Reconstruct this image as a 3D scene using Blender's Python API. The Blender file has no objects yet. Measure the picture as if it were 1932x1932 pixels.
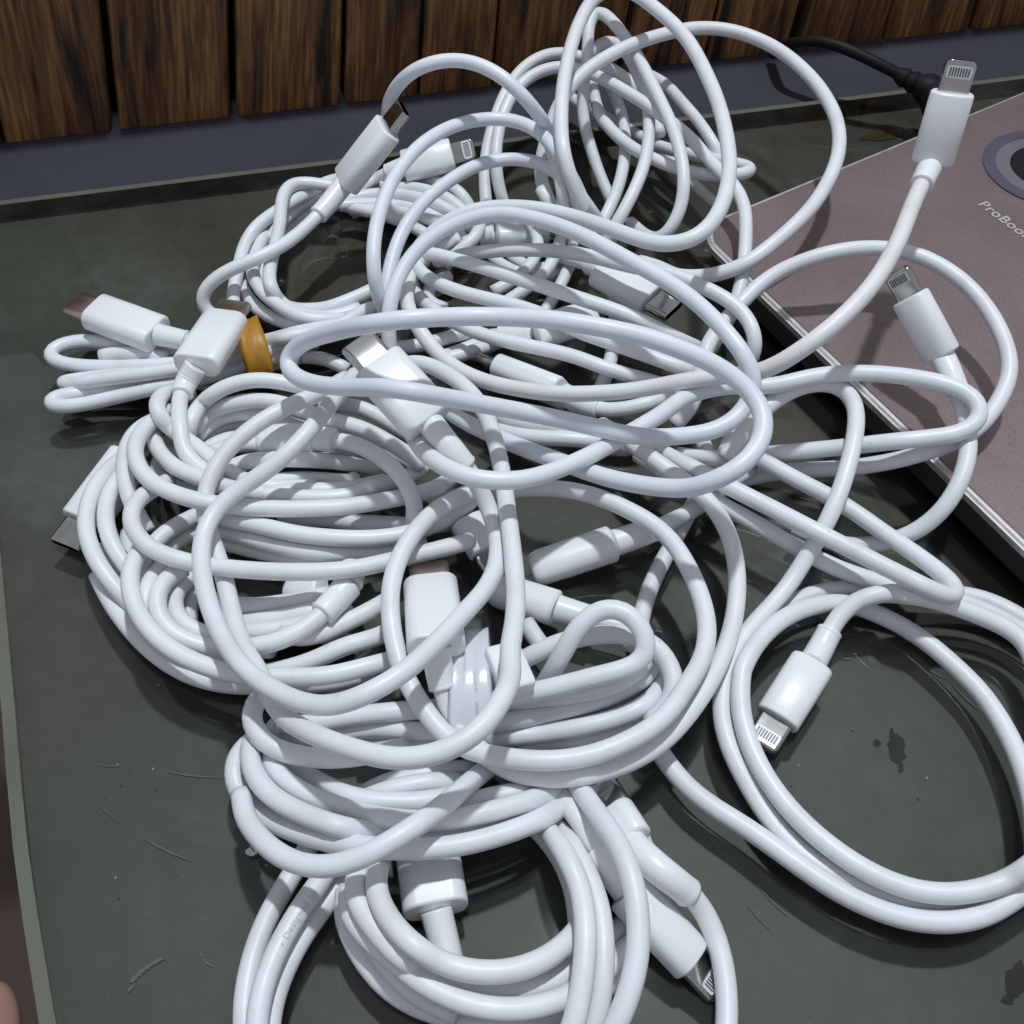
import bpy, bmesh, math, random
import numpy as np
from mathutils import Vector, Matrix, kdtree

random.seed(4)
np.random.seed(4)
SC = bpy.context.scene
COL = SC.collection

# ------------------------------------------------------------------ camera
PITCH = math.radians(52.0)
DIST = 0.244
CAM = Vector((0.0, -DIST * math.cos(PITCH), DIST * math.sin(PITCH)))
FPX, HALF = 2000.0, 966.0
cam_d = bpy.data.cameras.new('camera')
cam = bpy.data.objects.new('camera', cam_d)
COL.objects.link(cam)
cam.location = CAM
cam.rotation_euler = (math.pi / 2 - PITCH, 0, 0)
cam_d.sensor_fit = 'HORIZONTAL'
cam_d.sensor_width = 36.0
cam_d.lens = 36.0 * FPX / (2 * HALF)
cam_d.clip_start = 0.005
cam_d.clip_end = 50.0
SC.camera = cam

# ------------------------------------------------------------------ light of the room
world = bpy.data.worlds.new('World')
SC.world = world
world.use_nodes = True
bg = world.node_tree.nodes['Background']
bg.inputs[0].default_value = (0.85, 0.90, 1.0, 1)
bg.inputs[1].default_value = 0.40
LAMP_DIR = Vector((0.072, 0.264, 0.962)).normalized()
ld = bpy.data.lights.new('ceiling_lamp', 'AREA')
ld.shape = 'DISK'
ld.size = 0.07
ld.energy = 14.0
ld.color = (0.88, 0.94, 1.0)
lamp = bpy.data.objects.new('ceiling_lamp', ld)
COL.objects.link(lamp)
lamp.location = Vector((0.0144, -0.0974, 0)) + LAMP_DIR * 1.4
lamp.rotation_euler = (-LAMP_DIR).to_track_quat('-Z', 'Y').to_euler()
SC.view_settings.view_transform = 'Standard'
SC.view_settings.look = 'None'
SC.view_settings.exposure = 0.0
SC.view_settings.gamma = 1.0
SC.cycles.caustics_reflective = False
SC.cycles.caustics_refractive = False

# ------------------------------------------------------------------ from the views of the photo to places in space
K = 800 / 1932 * 1932 / 2268
ORG = {'L': 0.0, 'M': 734 * 1932 / 2268, 'R': 1468 * 1932 / 2268}
ROW = {'T': 0.0, 'M': ORG['M'], 'B': ORG['R']}


def pix(view, x, y):
    return ORG[view[1]] + x * K, ROW[view[0]] + y * K


SP, CP = math.sin(PITCH), math.cos(PITCH)


def ray(px, py):
    a, b = (px - HALF) / FPX, -(py - HALF) / FPX
    return Vector((a, CP + b * SP, -SP + b * CP)).normalized()


def at(px, py, h=0.0):
    """Point seen at (px, py) that lies h metres above the glass."""
    d = ray(px, py)
    return CAM + d * ((h - CAM.z) / d.z)


def atv(view, x, y, h=0.0):
    return at(*pix(view, x, y), h)


# ------------------------------------------------------------------ object helpers
def link(o, parent=None):
    COL.objects.link(o)
    if parent is not None:
        o.parent = parent
    return o


def empty(name, loc=(0, 0, 0)):
    o = bpy.data.objects.new(name, None)
    o.empty_display_size = 0.01
    link(o)
    return o


def tag(o, label=None, cat=None, group=None, kind=None):
    if label: o['label'] = label
    if cat: o['category'] = cat
    if group: o['group'] = group
    if kind: o['kind'] = kind
    return o


def mesh_obj(name, verts, faces, mat, parent=None, smooth=False):
    me = bpy.data.meshes.new(name)
    me.from_pydata([tuple(v) for v in verts], [], faces)
    me.materials.append(mat)
    if smooth:
        me.polygons.foreach_set('use_smooth', [True] * len(me.polygons))
    me.update()
    return link(bpy.data.objects.new(name, me), parent)


def bm_obj(name, bm, mat, parent=None, smooth=False):
    me = bpy.data.meshes.new(name)
    bmesh.ops.recalc_face_normals(bm, faces=bm.faces)
    bm.to_mesh(me)
    bm.free()
    me.materials.append(mat)
    if smooth:
        me.polygons.foreach_set('use_smooth', [True] * len(me.polygons))
    return link(bpy.data.objects.new(name, me), parent)


def slab(name, poly, z0, z1, mat, parent=None, bevel=0.0, seg=2):
    """A plate with the outline poly (list of xy) from z0 up to z1."""
    bm = bmesh.new()
    lo = [bm.verts.new((p[0], p[1], z0)) for p in poly]
    hi = [bm.verts.new((p[0], p[1], z1)) for p in poly]
    n = len(poly)
    bm.faces.new(hi)
    bm.faces.new(list(reversed(lo)))
    for i in range(n):
        bm.faces.new((lo[i], lo[(i + 1) % n], hi[(i + 1) % n], hi[i]))
    bmesh.ops.recalc_face_normals(bm, faces=bm.faces)
    if bevel:
        es = [e for e in bm.edges if all(abs(v.co.z - z1) < 1e-9 for v in e.verts)]
        bmesh.ops.bevel(bm, geom=es, offset=bevel, segments=seg, affect='EDGES')
    return bm_obj(name, bm, mat, parent)


# ------------------------------------------------------------------ materials
def new_mat(name):
    m = bpy.data.materials.new(name)
    m.use_nodes = True
    nt = m.node_tree
    return m, nt, nt.nodes['Principled BSDF']


def N(nt, kind, **kw):
    n = nt.nodes.new(kind)
    for k, v in kw.items():
        setattr(n, k, v)
    return n


def ramp(nt, stops):
    r = N(nt, 'ShaderNodeValToRGB')
    el = r.color_ramp.elements
    while len(el) < len(stops):
        el.new(0.5)
    for e, (p, c) in zip(el, stops):
        e.position = p
        e.color = (*c, 1) if len(c) == 3 else c
    return r


def plastic(name, base, dirt, rough=0.38, scale=90.0, amount=0.35, bump=0.02):
    m, nt, b = new_mat(name)
    tc = N(nt, 'ShaderNodeTexCoord')
    no = N(nt, 'ShaderNodeTexNoise')
    no.inputs['Scale'].default_value = scale
    no.inputs['Detail'].default_value = 6
    nt.links.new(tc.outputs['Object'], no.inputs['Vector'])
    r = ramp(nt, [(0.45, base), (0.85, tuple(a * (1 - amount) + d * amount for a, d in zip(base, dirt)))])
    nt.links.new(no.outputs['Fac'], r.inputs['Fac'])
    sp = N(nt, 'ShaderNodeTexNoise')
    sp.inputs['Scale'].default_value = 420
    sp.inputs['Detail'].default_value = 3
    nt.links.new(tc.outputs['Object'], sp.inputs['Vector'])
    r2 = ramp(nt, [(0.70, (1, 1, 1)), (0.80, (0.72, 0.69, 0.64))])
    nt.links.new(sp.outputs['Fac'], r2.inputs['Fac'])
    mx = N(nt, 'ShaderNodeMix', data_type='RGBA', blend_type='MULTIPLY')
    mx.inputs['Factor'].default_value = 0.6
    nt.links.new(r.outputs['Color'], mx.inputs['A'])
    nt.links.new(r2.outputs['Color'], mx.inputs['B'])
    nt.links.new(mx.outputs['Result'], b.inputs['Base Color'])
    rr = N(nt, 'ShaderNodeMapRange')
    rr.inputs['To Min'].default_value = rough - 0.08
    rr.inputs['To Max'].default_value = rough + 0.16
    nt.links.new(no.outputs['Fac'], rr.inputs['Value'])
    nt.links.new(rr.outputs['Result'], b.inputs['Roughness'])
    bp = N(nt, 'ShaderNodeBump')
    bp.inputs['Strength'].default_value = bump
    bp.inputs['Distance'].default_value = 0.0003
    nt.links.new(sp.outputs['Fac'], bp.inputs['Height'])
    nt.links.new(bp.outputs['Normal'], b.inputs['Normal'])
    return m


def metal(name, base, rough=0.22):
    m, nt, b = new_mat(name)
    b.inputs['Metallic'].default_value = 1.0
    tc = N(nt, 'ShaderNodeTexCoord')
    no = N(nt, 'ShaderNodeTexNoise')
    no.inputs['Scale'].default_value = 300
    no.inputs['Detail'].default_value = 5
    nt.links.new(tc.outputs['Object'], no.inputs['Vector'])
    r = ramp(nt, [(0.4, base), (0.75, tuple(c * 0.75 for c in base))])
    nt.links.new(no.outputs['Fac'], r.inputs['Fac'])
    nt.links.new(r.outputs['Color'], b.inputs['Base Color'])
    rr = N(nt, 'ShaderNodeMapRange')
    rr.inputs['To Min'].default_value = rough * 0.7
    rr.inputs['To Max'].default_value = rough * 1.5
    nt.links.new(no.outputs['Fac'], rr.inputs['Value'])
    nt.links.new(rr.outputs['Result'], b.inputs['Roughness'])
    return m


def flat(name, col, rough=0.5, spec=0.5):
    m, nt, b = new_mat(name)
    tc = N(nt, 'ShaderNodeTexCoord')
    no = N(nt, 'ShaderNodeTexNoise')
    no.inputs['Scale'].default_value = 150
    nt.links.new(tc.outputs['Object'], no.inputs['Vector'])
    r = ramp(nt, [(0.3, tuple(c * 0.85 for c in col)), (0.7, col)])
    nt.links.new(no.outputs['Fac'], r.inputs['Fac'])
    nt.links.new(r.outputs['Color'], b.inputs['Base Color'])
    b.inputs['Roughness'].default_value = rough
    b.inputs['Specular IOR Level'].default_value = spec
    return m


M = {}
M['cord'] = plastic('white_cord', (0.75, 0.765, 0.79), (0.52, 0.50, 0.46), amount=0.5)
M['cord_warm'] = plastic('warm_white_cord', (0.76, 0.77, 0.785), (0.54, 0.52, 0.47), rough=0.4, amount=0.5)
M['cord_aged'] = plastic('aged_white_cord', (0.75, 0.755, 0.745), (0.52, 0.49, 0.43), rough=0.42, amount=0.6)
M['cord_cool'] = plastic('cool_white_cord', (0.735, 0.758, 0.81), (0.52, 0.52, 0.54), amount=0.45)
M['plug'] = plastic('white_plug_plastic', (0.80, 0.81, 0.82), (0.68, 0.66, 0.63), rough=0.3, scale=60, amount=0.3)
M['steel'] = metal('connector_steel', (0.52, 0.51, 0.49), 0.09)
M['steel_satin'] = metal('satin_connector_steel', (0.70, 0.69, 0.67), 0.17)
M['steel_warm'] = metal('brown_reflection_steel', (0.66, 0.54, 0.47), 0.30)  # brown reflection of the dark wood is put into this steel's base colour
M['plate'] = flat('contact_plate_white', (0.75, 0.76, 0.78), 0.35)
M['contact'] = flat('contact_dark', (0.10, 0.10, 0.11), 0.4)
M['hole'] = flat('socket_dark', (0.02, 0.02, 0.022), 0.6)
M['black'] = flat('black_rubber', (0.006, 0.006, 0.007), 0.6, 0.25)
M['print'] = flat('grey_print', (0.56, 0.57, 0.60), 0.6)
M['band'] = plastic('yellow_rubber', (0.42, 0.20, 0.008), (0.20, 0.085, 0.005), rough=0.45, scale=400, amount=0.6)


def clear_plastic():
    m, nt, b = new_mat('milky_clear_tape')
    b.inputs['Base Color'].default_value = (0.8, 0.82, 0.85, 1)
    b.inputs['Roughness'].default_value = 0.22
    tr = N(nt, 'ShaderNodeBsdfTransparent')
    tr.inputs[0].default_value = (0.92, 0.95, 0.97, 1)
    no = N(nt, 'ShaderNodeTexNoise')
    no.inputs['Scale'].default_value = 160
    r = ramp(nt, [(0.35, (0.6,) * 3), (0.7, (0.9,) * 3)])
    nt.links.new(no.outputs['Fac'], r.inputs['Fac'])
    mx = N(nt, 'ShaderNodeMixShader')
    nt.links.new(r.outputs['Color'], mx.inputs['Fac'])
    nt.links.new(tr.outputs[0], mx.inputs[1])
    nt.links.new(b.outputs[0], mx.inputs[2])
    nt.links.new(mx.outputs[0], nt.nodes['Material Output'].inputs['Surface'])
    return m


M['tape'] = clear_plastic()


def glass_mat():
    m, nt, b = new_mat('table_glass')
    nt.nodes.remove(b)
    tc = N(nt, 'ShaderNodeTexCoord')
    tr = N(nt, 'ShaderNodeBsdfTransparent')
    tr.inputs[0].default_value = (0.90, 0.905, 0.865, 1)
    gl = N(nt, 'ShaderNodeBsdfGlossy')
    gl.inputs['Color'].default_value = (0.95, 0.97, 0.96, 1)
    no = N(nt, 'ShaderNodeTexNoise')
    no.inputs['Scale'].default_value = 22
    no.inputs['Detail'].default_value = 7
    no.inputs['Roughness'].default_value = 0.65
    nt.links.new(tc.outputs['Object'], no.inputs['Vector'])
    rr = N(nt, 'ShaderNodeMapRange')
    rr.inputs['To Min'].default_value = 0.01
    rr.inputs['To Max'].default_value = 0.05
    nt.links.new(no.outputs['Fac'], rr.inputs['Value'])
    nt.links.new(rr.outputs['Result'], gl.inputs['Roughness'])
    fr = N(nt, 'ShaderNodeFresnel')
    fr.inputs['IOR'].default_value = 1.52
    m1 = N(nt, 'ShaderNodeMixShader')
    nt.links.new(fr.outputs[0], m1.inputs['Fac'])
    nt.links.new(tr.outputs[0], m1.inputs[1])
    nt.links.new(gl.outputs[0], m1.inputs[2])
    # a film of dust and dried smears lies on the glass
    df = N(nt, 'ShaderNodeBsdfDiffuse')
    df.inputs[0].default_value = (0.55, 0.56, 0.54, 1)
    r1 = ramp(nt, [(0.38, (0.006,) * 3), (0.55, (0.022,) * 3), (0.72, (0.075,) * 3)])
    nt.links.new(no.outputs['Fac'], r1.inputs['Fac'])
    vo = N(nt, 'ShaderNodeTexNoise')
    vo.inputs['Scale'].default_value = 900
    vo.inputs['Detail'].default_value = 2
    nt.links.new(tc.outputs['Object'], vo.inputs['Vector'])
    r2 = ramp(nt, [(0.73, (0.0,) * 3), (0.82, (0.22,) * 3)])
    nt.links.new(vo.outputs['Fac'], r2.inputs['Fac'])
    ad = N(nt, 'ShaderNodeMath', operation='ADD')
    nt.links.new(r1.outputs['Color'], ad.inputs[0])
    nt.links.new(r2.outputs['Color'], ad.inputs[1])
    m2 = N(nt, 'ShaderNodeMixShader')
    nt.links.new(ad.outputs[0], m2.inputs['Fac'])
    nt.links.new(m1.outputs[0], m2.inputs[1])
    nt.links.new(df.outputs[0], m2.inputs[2])
    nt.links.new(m2.outputs[0], nt.nodes['Material Output'].inputs['Surface'])
    return m


M['glass'] = glass_mat()


def board_mat():
    m, nt, b = new_mat('painted_board')
    tc = N(nt, 'ShaderNodeTexCoord')
    no = N(nt, 'ShaderNodeTexNoise')
    no.inputs['Scale'].default_value = 9
    no.inputs['Detail'].default_value = 9
    no.inputs['Roughness'].default_value = 0.72
    nt.links.new(tc.outputs['Object'], no.inputs['Vector'])
    r = ramp(nt, [(0.28, (0.032, 0.029, 0.022)), (0.5, (0.056, 0.053, 0.042)), (0.72, (0.080, 0.080, 0.067))])
    nt.links.new(no.outputs['Fac'], r.inputs['Fac'])
    lo_ = N(nt, 'ShaderNodeTexNoise')
    lo_.inputs['Scale'].default_value = 5.5
    lo_.inputs['Detail'].default_value = 4
    nt.links.new(tc.outputs['Object'], lo_.inputs['Vector'])
    rl = ramp(nt, [(0.36, (1.12, 0.96, 0.78)), (0.5, (1.0, 1.0, 0.95)), (0.64, (0.95, 1.12, 1.12))])
    nt.links.new(lo_.outputs['Fac'], rl.inputs['Fac'])
    gr = N(nt, 'ShaderNodeTexNoise')
    gr.inputs['Scale'].default_value = 260
    gr.inputs['Detail'].default_value = 5
    gr.inputs['Roughness'].default_value = 0.75
    nt.links.new(tc.outputs['Object'], gr.inputs['Vector'])
    rg = ramp(nt, [(0.35, (0.88, 0.88, 0.88)), (0.65, (1.13, 1.13, 1.13))])
    nt.links.new(gr.outputs['Fac'], rg.inputs['Fac'])
    mg = N(nt, 'ShaderNodeMix', data_type='RGBA', blend_type='MULTIPLY')
    mg.inputs['Factor'].default_value = 1
    nt.links.new(r.outputs['Color'], mg.inputs['A'])
    nt.links.new(rg.outputs['Color'], mg.inputs['B'])
    mb = N(nt, 'ShaderNodeMix', data_type='RGBA', blend_type='MULTIPLY')
    mb.inputs['Factor'].default_value = 1
    nt.links.new(mg.outputs['Result'], mb.inputs['A'])
    nt.links.new(rl.outputs['Color'], mb.inputs['B'])
    nt.links.new(mb.outputs['Result'], b.inputs['Base Color'])
    b.inputs['Roughness'].default_value = 0.55
    return m


M['board'] = board_mat()
M['glass_edge'] = plastic('ground_glass_edge', (0.13, 0.14, 0.105), (0.08, 0.08, 0.06), rough=0.25, scale=40, amount=0.8)
M['rail'] = plastic('dark_grey_rail', (0.044, 0.046, 0.060), (0.026, 0.026, 0.030), rough=0.4, scale=25, amount=0.9)
M['stain'] = flat('brown_stain', (0.030, 0.027, 0.024), 0.8, 0.05)
M['scratch'] = flat('pale_scratch', (0.20, 0.21, 0.20), 0.8, 0.1)
M['yellow_stain'] = flat('yellow_brown_stain', (0.06, 0.045, 0.018), 0.8, 0.05)


def wood_mat(k):
    m, nt, b = new_mat('dark_wood_%d' % k)
    tc = N(nt, 'ShaderNodeTexCoord')
    mp = N(nt, 'ShaderNodeMapping')
    mp.inputs['Location'].default_value = (k * 3.7, k * 1.3, 0)
    mp.inputs['Scale'].default_value = (85, 85, 6)
    nt.links.new(tc.outputs['Object'], mp.inputs['Vector'])
    no = N(nt, 'ShaderNodeTexNoise')
    no.inputs['Scale'].default_value = 1.6
    no.inputs['Detail'].default_value = 8
    no.inputs['Roughness'].default_value = 0.62
    no.inputs['Distortion'].default_value = 0.9
    nt.links.new(mp.outputs[0], no.inputs['Vector'])
    f = 0.95 + 0.55 * random.random()
    r = ramp(nt, [(0.36, (0.020, 0.010, 0.005)), (0.45, (0.115 * f, 0.050 * f, 0.017 * f)),
                  (0.58, (0.23 * f, 0.105 * f, 0.034 * f)), (0.76, (0.40 * f, 0.20 * f, 0.065 * f))])
    nt.links.new(no.outputs['Fac'], r.inputs['Fac'])
    fi = N(nt, 'ShaderNodeTexNoise')
    fi.inputs['Scale'].default_value = 9
    fi.inputs['Detail'].default_value = 7
    nt.links.new(mp.outputs[0], fi.inputs['Vector'])
    mx = N(nt, 'ShaderNodeMix', data_type='RGBA', blend_type='MULTIPLY')
    mx.inputs['Factor'].default_value = 0.55
    r3 = ramp(nt, [(0.38, (0.12,) * 3), (0.62, (1.45,) * 3)])
    nt.links.new(fi.outputs['Fac'], r3.inputs['Fac'])
    nt.links.new(r.outputs['Color'], mx.inputs['A'])
    nt.links.new(r3.outputs['Color'], mx.inputs['B'])
    nt.links.new(mx.outputs['Result'], b.inputs['Base Color'])
    b.inputs['Roughness'].default_value = 0.5
    bp = N(nt, 'ShaderNodeBump')
    bp.inputs['Strength'].default_value = 0.4
    bp.inputs['Distance'].default_value = 0.0006
    nt.links.new(fi.outputs['Fac'], bp.inputs['Height'])
    nt.links.new(bp.outputs['Normal'], b.inputs['Normal'])
    return m


def lid_mat():
    m, nt, b = new_mat('mauve_brushed_lid')
    tc = N(nt, 'ShaderNodeTexCoord')
    no = N(nt, 'ShaderNodeTexNoise')
    no.inputs['Scale'].default_value = 30
    no.inputs['Detail'].default_value = 8
    nt.links.new(tc.outputs['Object'], no.inputs['Vector'])
    r = ramp(nt, [(0.3, (0.215, 0.158, 0.155)), (0.7, (0.285, 0.220, 0.218))])
    nt.links.new(no.outputs['Fac'], r.inputs['Fac'])
    sp = N(nt, 'ShaderNodeTexNoise')
    sp.inputs['Scale'].default_value = 1500
    nt.links.new(tc.outputs['Object'], sp.inputs['Vector'])
    r2 = ramp(nt, [(0.3, (0.88,) * 3), (0.7, (1.10,) * 3)])
    nt.links.new(sp.outputs['Fac'], r2.inputs['Fac'])
    mx = N(nt, 'ShaderNodeMix', data_type='RGBA', blend_type='MULTIPLY')
    mx.inputs['Factor'].default_value = 1
    nt.links.new(r.outputs['Color'], mx.inputs['A'])
    nt.links.new(r2.outputs['Color'], mx.inputs['B'])
    nt.links.new(mx.outputs['Result'], b.inputs['Base Color'])
    b.inputs['Metallic'].default_value = 0.45
    b.inputs['Roughness'].default_value = 0.36
    return m


M['lid'] = lid_mat()
M['chrome'] = metal('bright_laptop_edge', (0.92, 0.90, 0.88), 0.38)
M['laptop_base'] = flat('dark_laptop_base', (0.035, 0.032, 0.034), 0.4)
M['logo_mid'] = flat('grey_logo_band', (0.16, 0.145, 0.165), 0.4)
M['logo_ring'] = flat('blue_grey_logo_ring', (0.085, 0.080, 0.115), 0.4)
M['letters'] = flat('silver_letters', (0.50, 0.47, 0.46), 0.35)
M['floor'] = flat('brown_floor', (0.06, 0.028, 0.018), 0.5)

# ------------------------------------------------------------------ floor, table, wood panelling
fl = slab('floor', [(-2, -2), (2, -2), (2, 2), (-2, 2)], -0.46, -0.45, M['floor'])
tag(fl, kind='structure')

table = empty('table')
tag(table, 'scratched dark green glass table top under the pile of white cables', 'table')
BL_ = at(0, 376)
BR_ = at(1932, 139)
edge_dir = (BR_ - BL_).normalized()
nrm = Vector((-edge_dir.y, edge_dir.x, 0))                       # away from the viewer
back_l = BL_ - edge_dir * 0.05
back_r = BR_ + edge_dir * 0.25
left = [at(1, 1340), at(9, 1448), at(23, 1603), at(42, 1744), at(70, 1920), at(88, 2020)]
lower = left[-1] + (left[-1] - left[-3]).normalized() * 0.2
left_far = left[0] + (left[0] - left[2]).normalized() * 0.05
top_left = left_far + (left_far - left[1]).normalized() * 0.20
# corner where the left edge runs into the back edge
tt = (top_left - BL_).dot(nrm)
corner = top_left - nrm * tt if abs(tt) < 0.4 else top_left
outline = [corner, left_far] + left + [lower, lower + Vector((0.9, 0, 0)), back_r + Vector((0.2, 0, 0))]
outline = [(p.x, p.y) for p in outline]
outline[-1] = (back_r.x, back_r.y)
outline[-2] = (back_r.x + 0.05, lower.y)


def inset(poly, d):
    out = []
    n = len(poly)
    cx = sum(p[0] for p in poly) / n
    cy = sum(p[1] for p in poly) / n
    for i in range(n):
        p0, p1, p2 = Vector(poly[i - 1]), Vector(poly[i]), Vector(poly[(i + 1) % n])
        e1, e2 = (p1 - p0).normalized(), (p2 - p1).normalized()
        n1, n2 = Vector((-e1.y, e1.x)), Vector((-e2.y, e2.x))
        if n1.dot(Vector((cx, cy)) - p1) < 0:
            n1.negate()
        if n2.dot(Vector((cx, cy)) - p1) < 0:
            n2.negate()
        b = (n1 + n2)
        b = b / max(b.length_squared / 2, 0.3)
        out.append(tuple(p1 + b * d))
    return out


GT = 0.0055
inner = inset(outline, 0.0028)
gt = slab('glass_top', inner, -GT, 0.0, M['glass'], table)
gi, gnt, gb = new_mat('glass_underside')
gnt.nodes.remove(gb)
gtr = N(gnt, 'ShaderNodeBsdfTransparent')
gtr.inputs[0].default_value = (0.93, 0.95, 0.94, 1)
gnt.links.new(gtr.outputs[0], gnt.nodes['Material Output'].inputs['Surface'])
gt.data.materials.append(gi)
for f in gt.data.polygons:
    f.material_index = 0 if f.normal.z > 0.5 else 1
bm = bmesh.new()
n = len(outline)
o_lo = [bm.verts.new((*p, -0.0052)) for p in outline]
o_hi = [bm.verts.new((*p, -0.0005)) for p in outline]
i_hi = [bm.verts.new((*p, -0.0001)) for p in inset(outline, 0.0027)]
for i in range(n):
    j = (i + 1) % n
    bm.faces.new((o_lo[i], o_lo[j], o_hi[j], o_hi[i]))
    bm.faces.new((o_hi[i], o_hi[j], i_hi[j], i_hi[i]))
bm_obj('glass_edge', bm, M['glass_edge'], table)
slab('board', inset(outline, 0.0012), -0.022, -GT - 0.0006, M['board'], table)
# back rail between the glass and the panelling
w_l, w_r = at(0, 275, -0.003), at(1932, 47.6, -0.003)
wd = (w_r - w_l).normalized()
w_l2, w_r2 = w_l - wd * 0.3, w_r + wd * 0.25
b_l, b_r = BL_ - edge_dir * 0.35, BR_ + edge_dir * 0.3
wn = Vector((-wd.y, wd.x, 0))
slab('back_rail', [(b_l + nrm * 0.0006)[:2], (b_r + nrm * 0.0006)[:2], (w_r2 + wn * 0.03)[:2], (w_l2 + wn * 0.03)[:2]],
     -0.03, -0.003, M['rail'], table, bevel=0.0008)

# wood panelling: a backing with planks
wall = mesh_obj('wall', [], [], M['black'])
wall.data.clear_geometry()
bk = []
for p in (w_l2, w_r2):
    for q in (0.014, 0.022):
        for z in (-0.03, 0.101):
            bk.append(p + wn * q + Vector((0, 0, z - p.z)))
wall.data.from_pydata([tuple(v) for v in bk], [], [(0, 1, 5, 4), (2, 6, 7, 3), (0, 2, 3, 1), (4, 5, 7, 6), (1, 3, 7, 5), (0, 4, 6, 2)])
tag(wall, kind='structure')


def on_wall(px, py):
    d = ray(px, py)
    return CAM + d * ((w_l - CAM).dot(wn) / d.dot(wn))


seams = [(-330, -235), (-60, 6), (192, 219), (437, 441), (652, 647), (800, 790), (945, 930), (1195, 1168), (1360, 1331), (1518, 1489),
         (1690, 1667), (1850, 1832), (2060, 2048), (2290, 2286)]
wide = [8, 8, 15, 13, 8, 2, 4, 3, 3, 11, 4, 9, 7, 7]
for i in range(len(seams) - 1):
    (t0, b0), (t1, b1) = seams[i], seams[i + 1]
    g0, g1 = wide[i] / 2, wide[i + 1] / 2

    def yb(x):
        return 275 - 0.1177 * x
    pb0, pb1 = on_wall(b0 + g0, yb(b0)), on_wall(b1 - g1, yb(b1))
    pt0, pt1 = on_wall(t0 + g0, 0), on_wall(t1 - g1, 0)
    zt = 0.098
    u0 = pb0 + (pt0 - pb0) * ((zt - pb0.z) / (pt0.z - pb0.z))
    u1 = pb1 + (pt1 - pb1) * ((zt - pb1.z) / (pt1.z - pb1.z))
    pb0.z = pb1.z = -0.0028
    prof = []
    pr = random.uniform(0.0, 0.0004)
    vs = []
    for s in (0.0, 0.02, 0.98, 1.0):
        dpt = (0.0012 if s in (0.0, 1.0) else 0.0) - pr
        vs.append(pb0.lerp(pb1, s) + wn * (dpt + 0.001))
        vs.append(u0.lerp(u1, s) + wn * (dpt + 0.001))
    for s in (1.0, 0.0):
        vs.append(pb0.lerp(pb1, s) + wn * 0.0135)
        vs.append(u0.lerp(u1, s) + wn * 0.0135)
    fs = [(2 * a, 2 * ((a + 1) % 6), 2 * ((a + 1) % 6) + 1, 2 * a + 1) for a in range(6)]
    fs += [tuple(2 * a + 1 for a in range(6)), tuple(2 * a for a in reversed(range(6)))]
    zx = (u0 - pb0).normalized()
    xx = (pb1 - pb0)
    xx = (xx - zx * xx.dot(zx)).normalized()
    fm = Matrix((xx, zx.cross(xx), zx)).transposed().to_4x4()
    fm.translation = pb0
    inv_ = fm.inverted()
    pk = mesh_obj('plank', [inv_ @ v for v in vs], fs, wood_mat(i), wall)
    pk.matrix_local = fm

# ------------------------------------------------------------------ laptop
LID = 0.0125
laptop = empty('laptop')
tag(laptop, 'closed mauve grey laptop with bright rim and round emblem beside the cables', 'laptop')
c_near = at(1437, 554, LID)
c_far2 = at(1932, 1031, LID)
a_pt, a_pt2 = at(1413, 384, LID), at(1932, 169, LID)
e_left = (c_far2 - c_near).normalized()
e_back = (a_pt2 - a_pt).normalized()


def isect(p, d, q, e):
    den = d.x * e.y - d.y * e.x
    s = ((q.x - p.x) * e.y - (q.y - p.y) * e.x) / den
    return p + d * s


cor = isect(c_near, e_left, a_pt, e_back)
far = cor + e_back * 0.30
nearp = cor + e_left * 0.215
opp = nearp + e_back * 0.30
pts = [cor, nearp, opp, far]


def rounded(poly, r, seg=8):
    out = []
    n = len(poly)
    for i in range(n):
        p, a, b = poly[i], poly[i - 1], poly[(i + 1) % n]
        da, db = (a - p).normalized(), (b - p).normalized()
        ang = da.angle(db)
        d = r / math.tan(ang / 2)
        c = p + (da + db).normalized() * (r / math.sin(ang / 2))
        s, e = p + da * d - c, p + db * d - c
        for k in range(seg + 1):
            v = s.lerp(e, k / seg).normalized() * r
            out.append((c + v)[:2])
    return out


lap_out = rounded(pts, 0.011)
ctr = (cor + opp) / 2


def shrink(poly, d):
    return inset(poly, d)


slab('base', shrink(lap_out, 0.0022), 0.0015, LID - 0.0030, M['laptop_base'], laptop, bevel=0.001)
slab('rim', lap_out, LID - 0.0026, LID - 0.0003, M['chrome'], laptop, bevel=0.0007)
slab('lid', shrink(lap_out, 0.0011), LID - 0.0024, LID, M['lid'], laptop, bevel=0.0005)
for k, q in enumerate((cor.lerp(opp, 0.1), nearp.lerp(far, 0.1), cor.lerp(opp, 0.9), nearp.lerp(far, 0.9))):
    bm = bmesh.new()
    bmesh.ops.create_cone(bm, cap_ends=True, segments=16, radius1=0.004, radius2=0.004, depth=0.0016,
                          matrix=Matrix.Translation((q.x, q.y, 0.0008)))
    bm_obj('foot', bm, M['black'], laptop)


def ring(name, c, r0, r1, z0, z1, mat, parent, seg=64):
    vs, fs = [], []
    for k in range(seg):
        a = 2 * math.pi * k / seg
        u = Vector((math.cos(a), math.sin(a), 0))
        vs += [c + u * r0 + Vector((0, 0, z0)), c + u * r0 + Vector((0, 0, z1)), c + u * r1 + Vector((0, 0, z1)), c + u * r1 + Vector((0, 0, z0))]
    for k in range(seg):
        a, b = 4 * k, 4 * ((k + 1) % seg)
        for s in range(4):
            fs.append((a + s, b + s, b + (s + 1) % 4, a + (s + 1) % 4))
    return mesh_obj(name, vs, fs, mat, parent)


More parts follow.
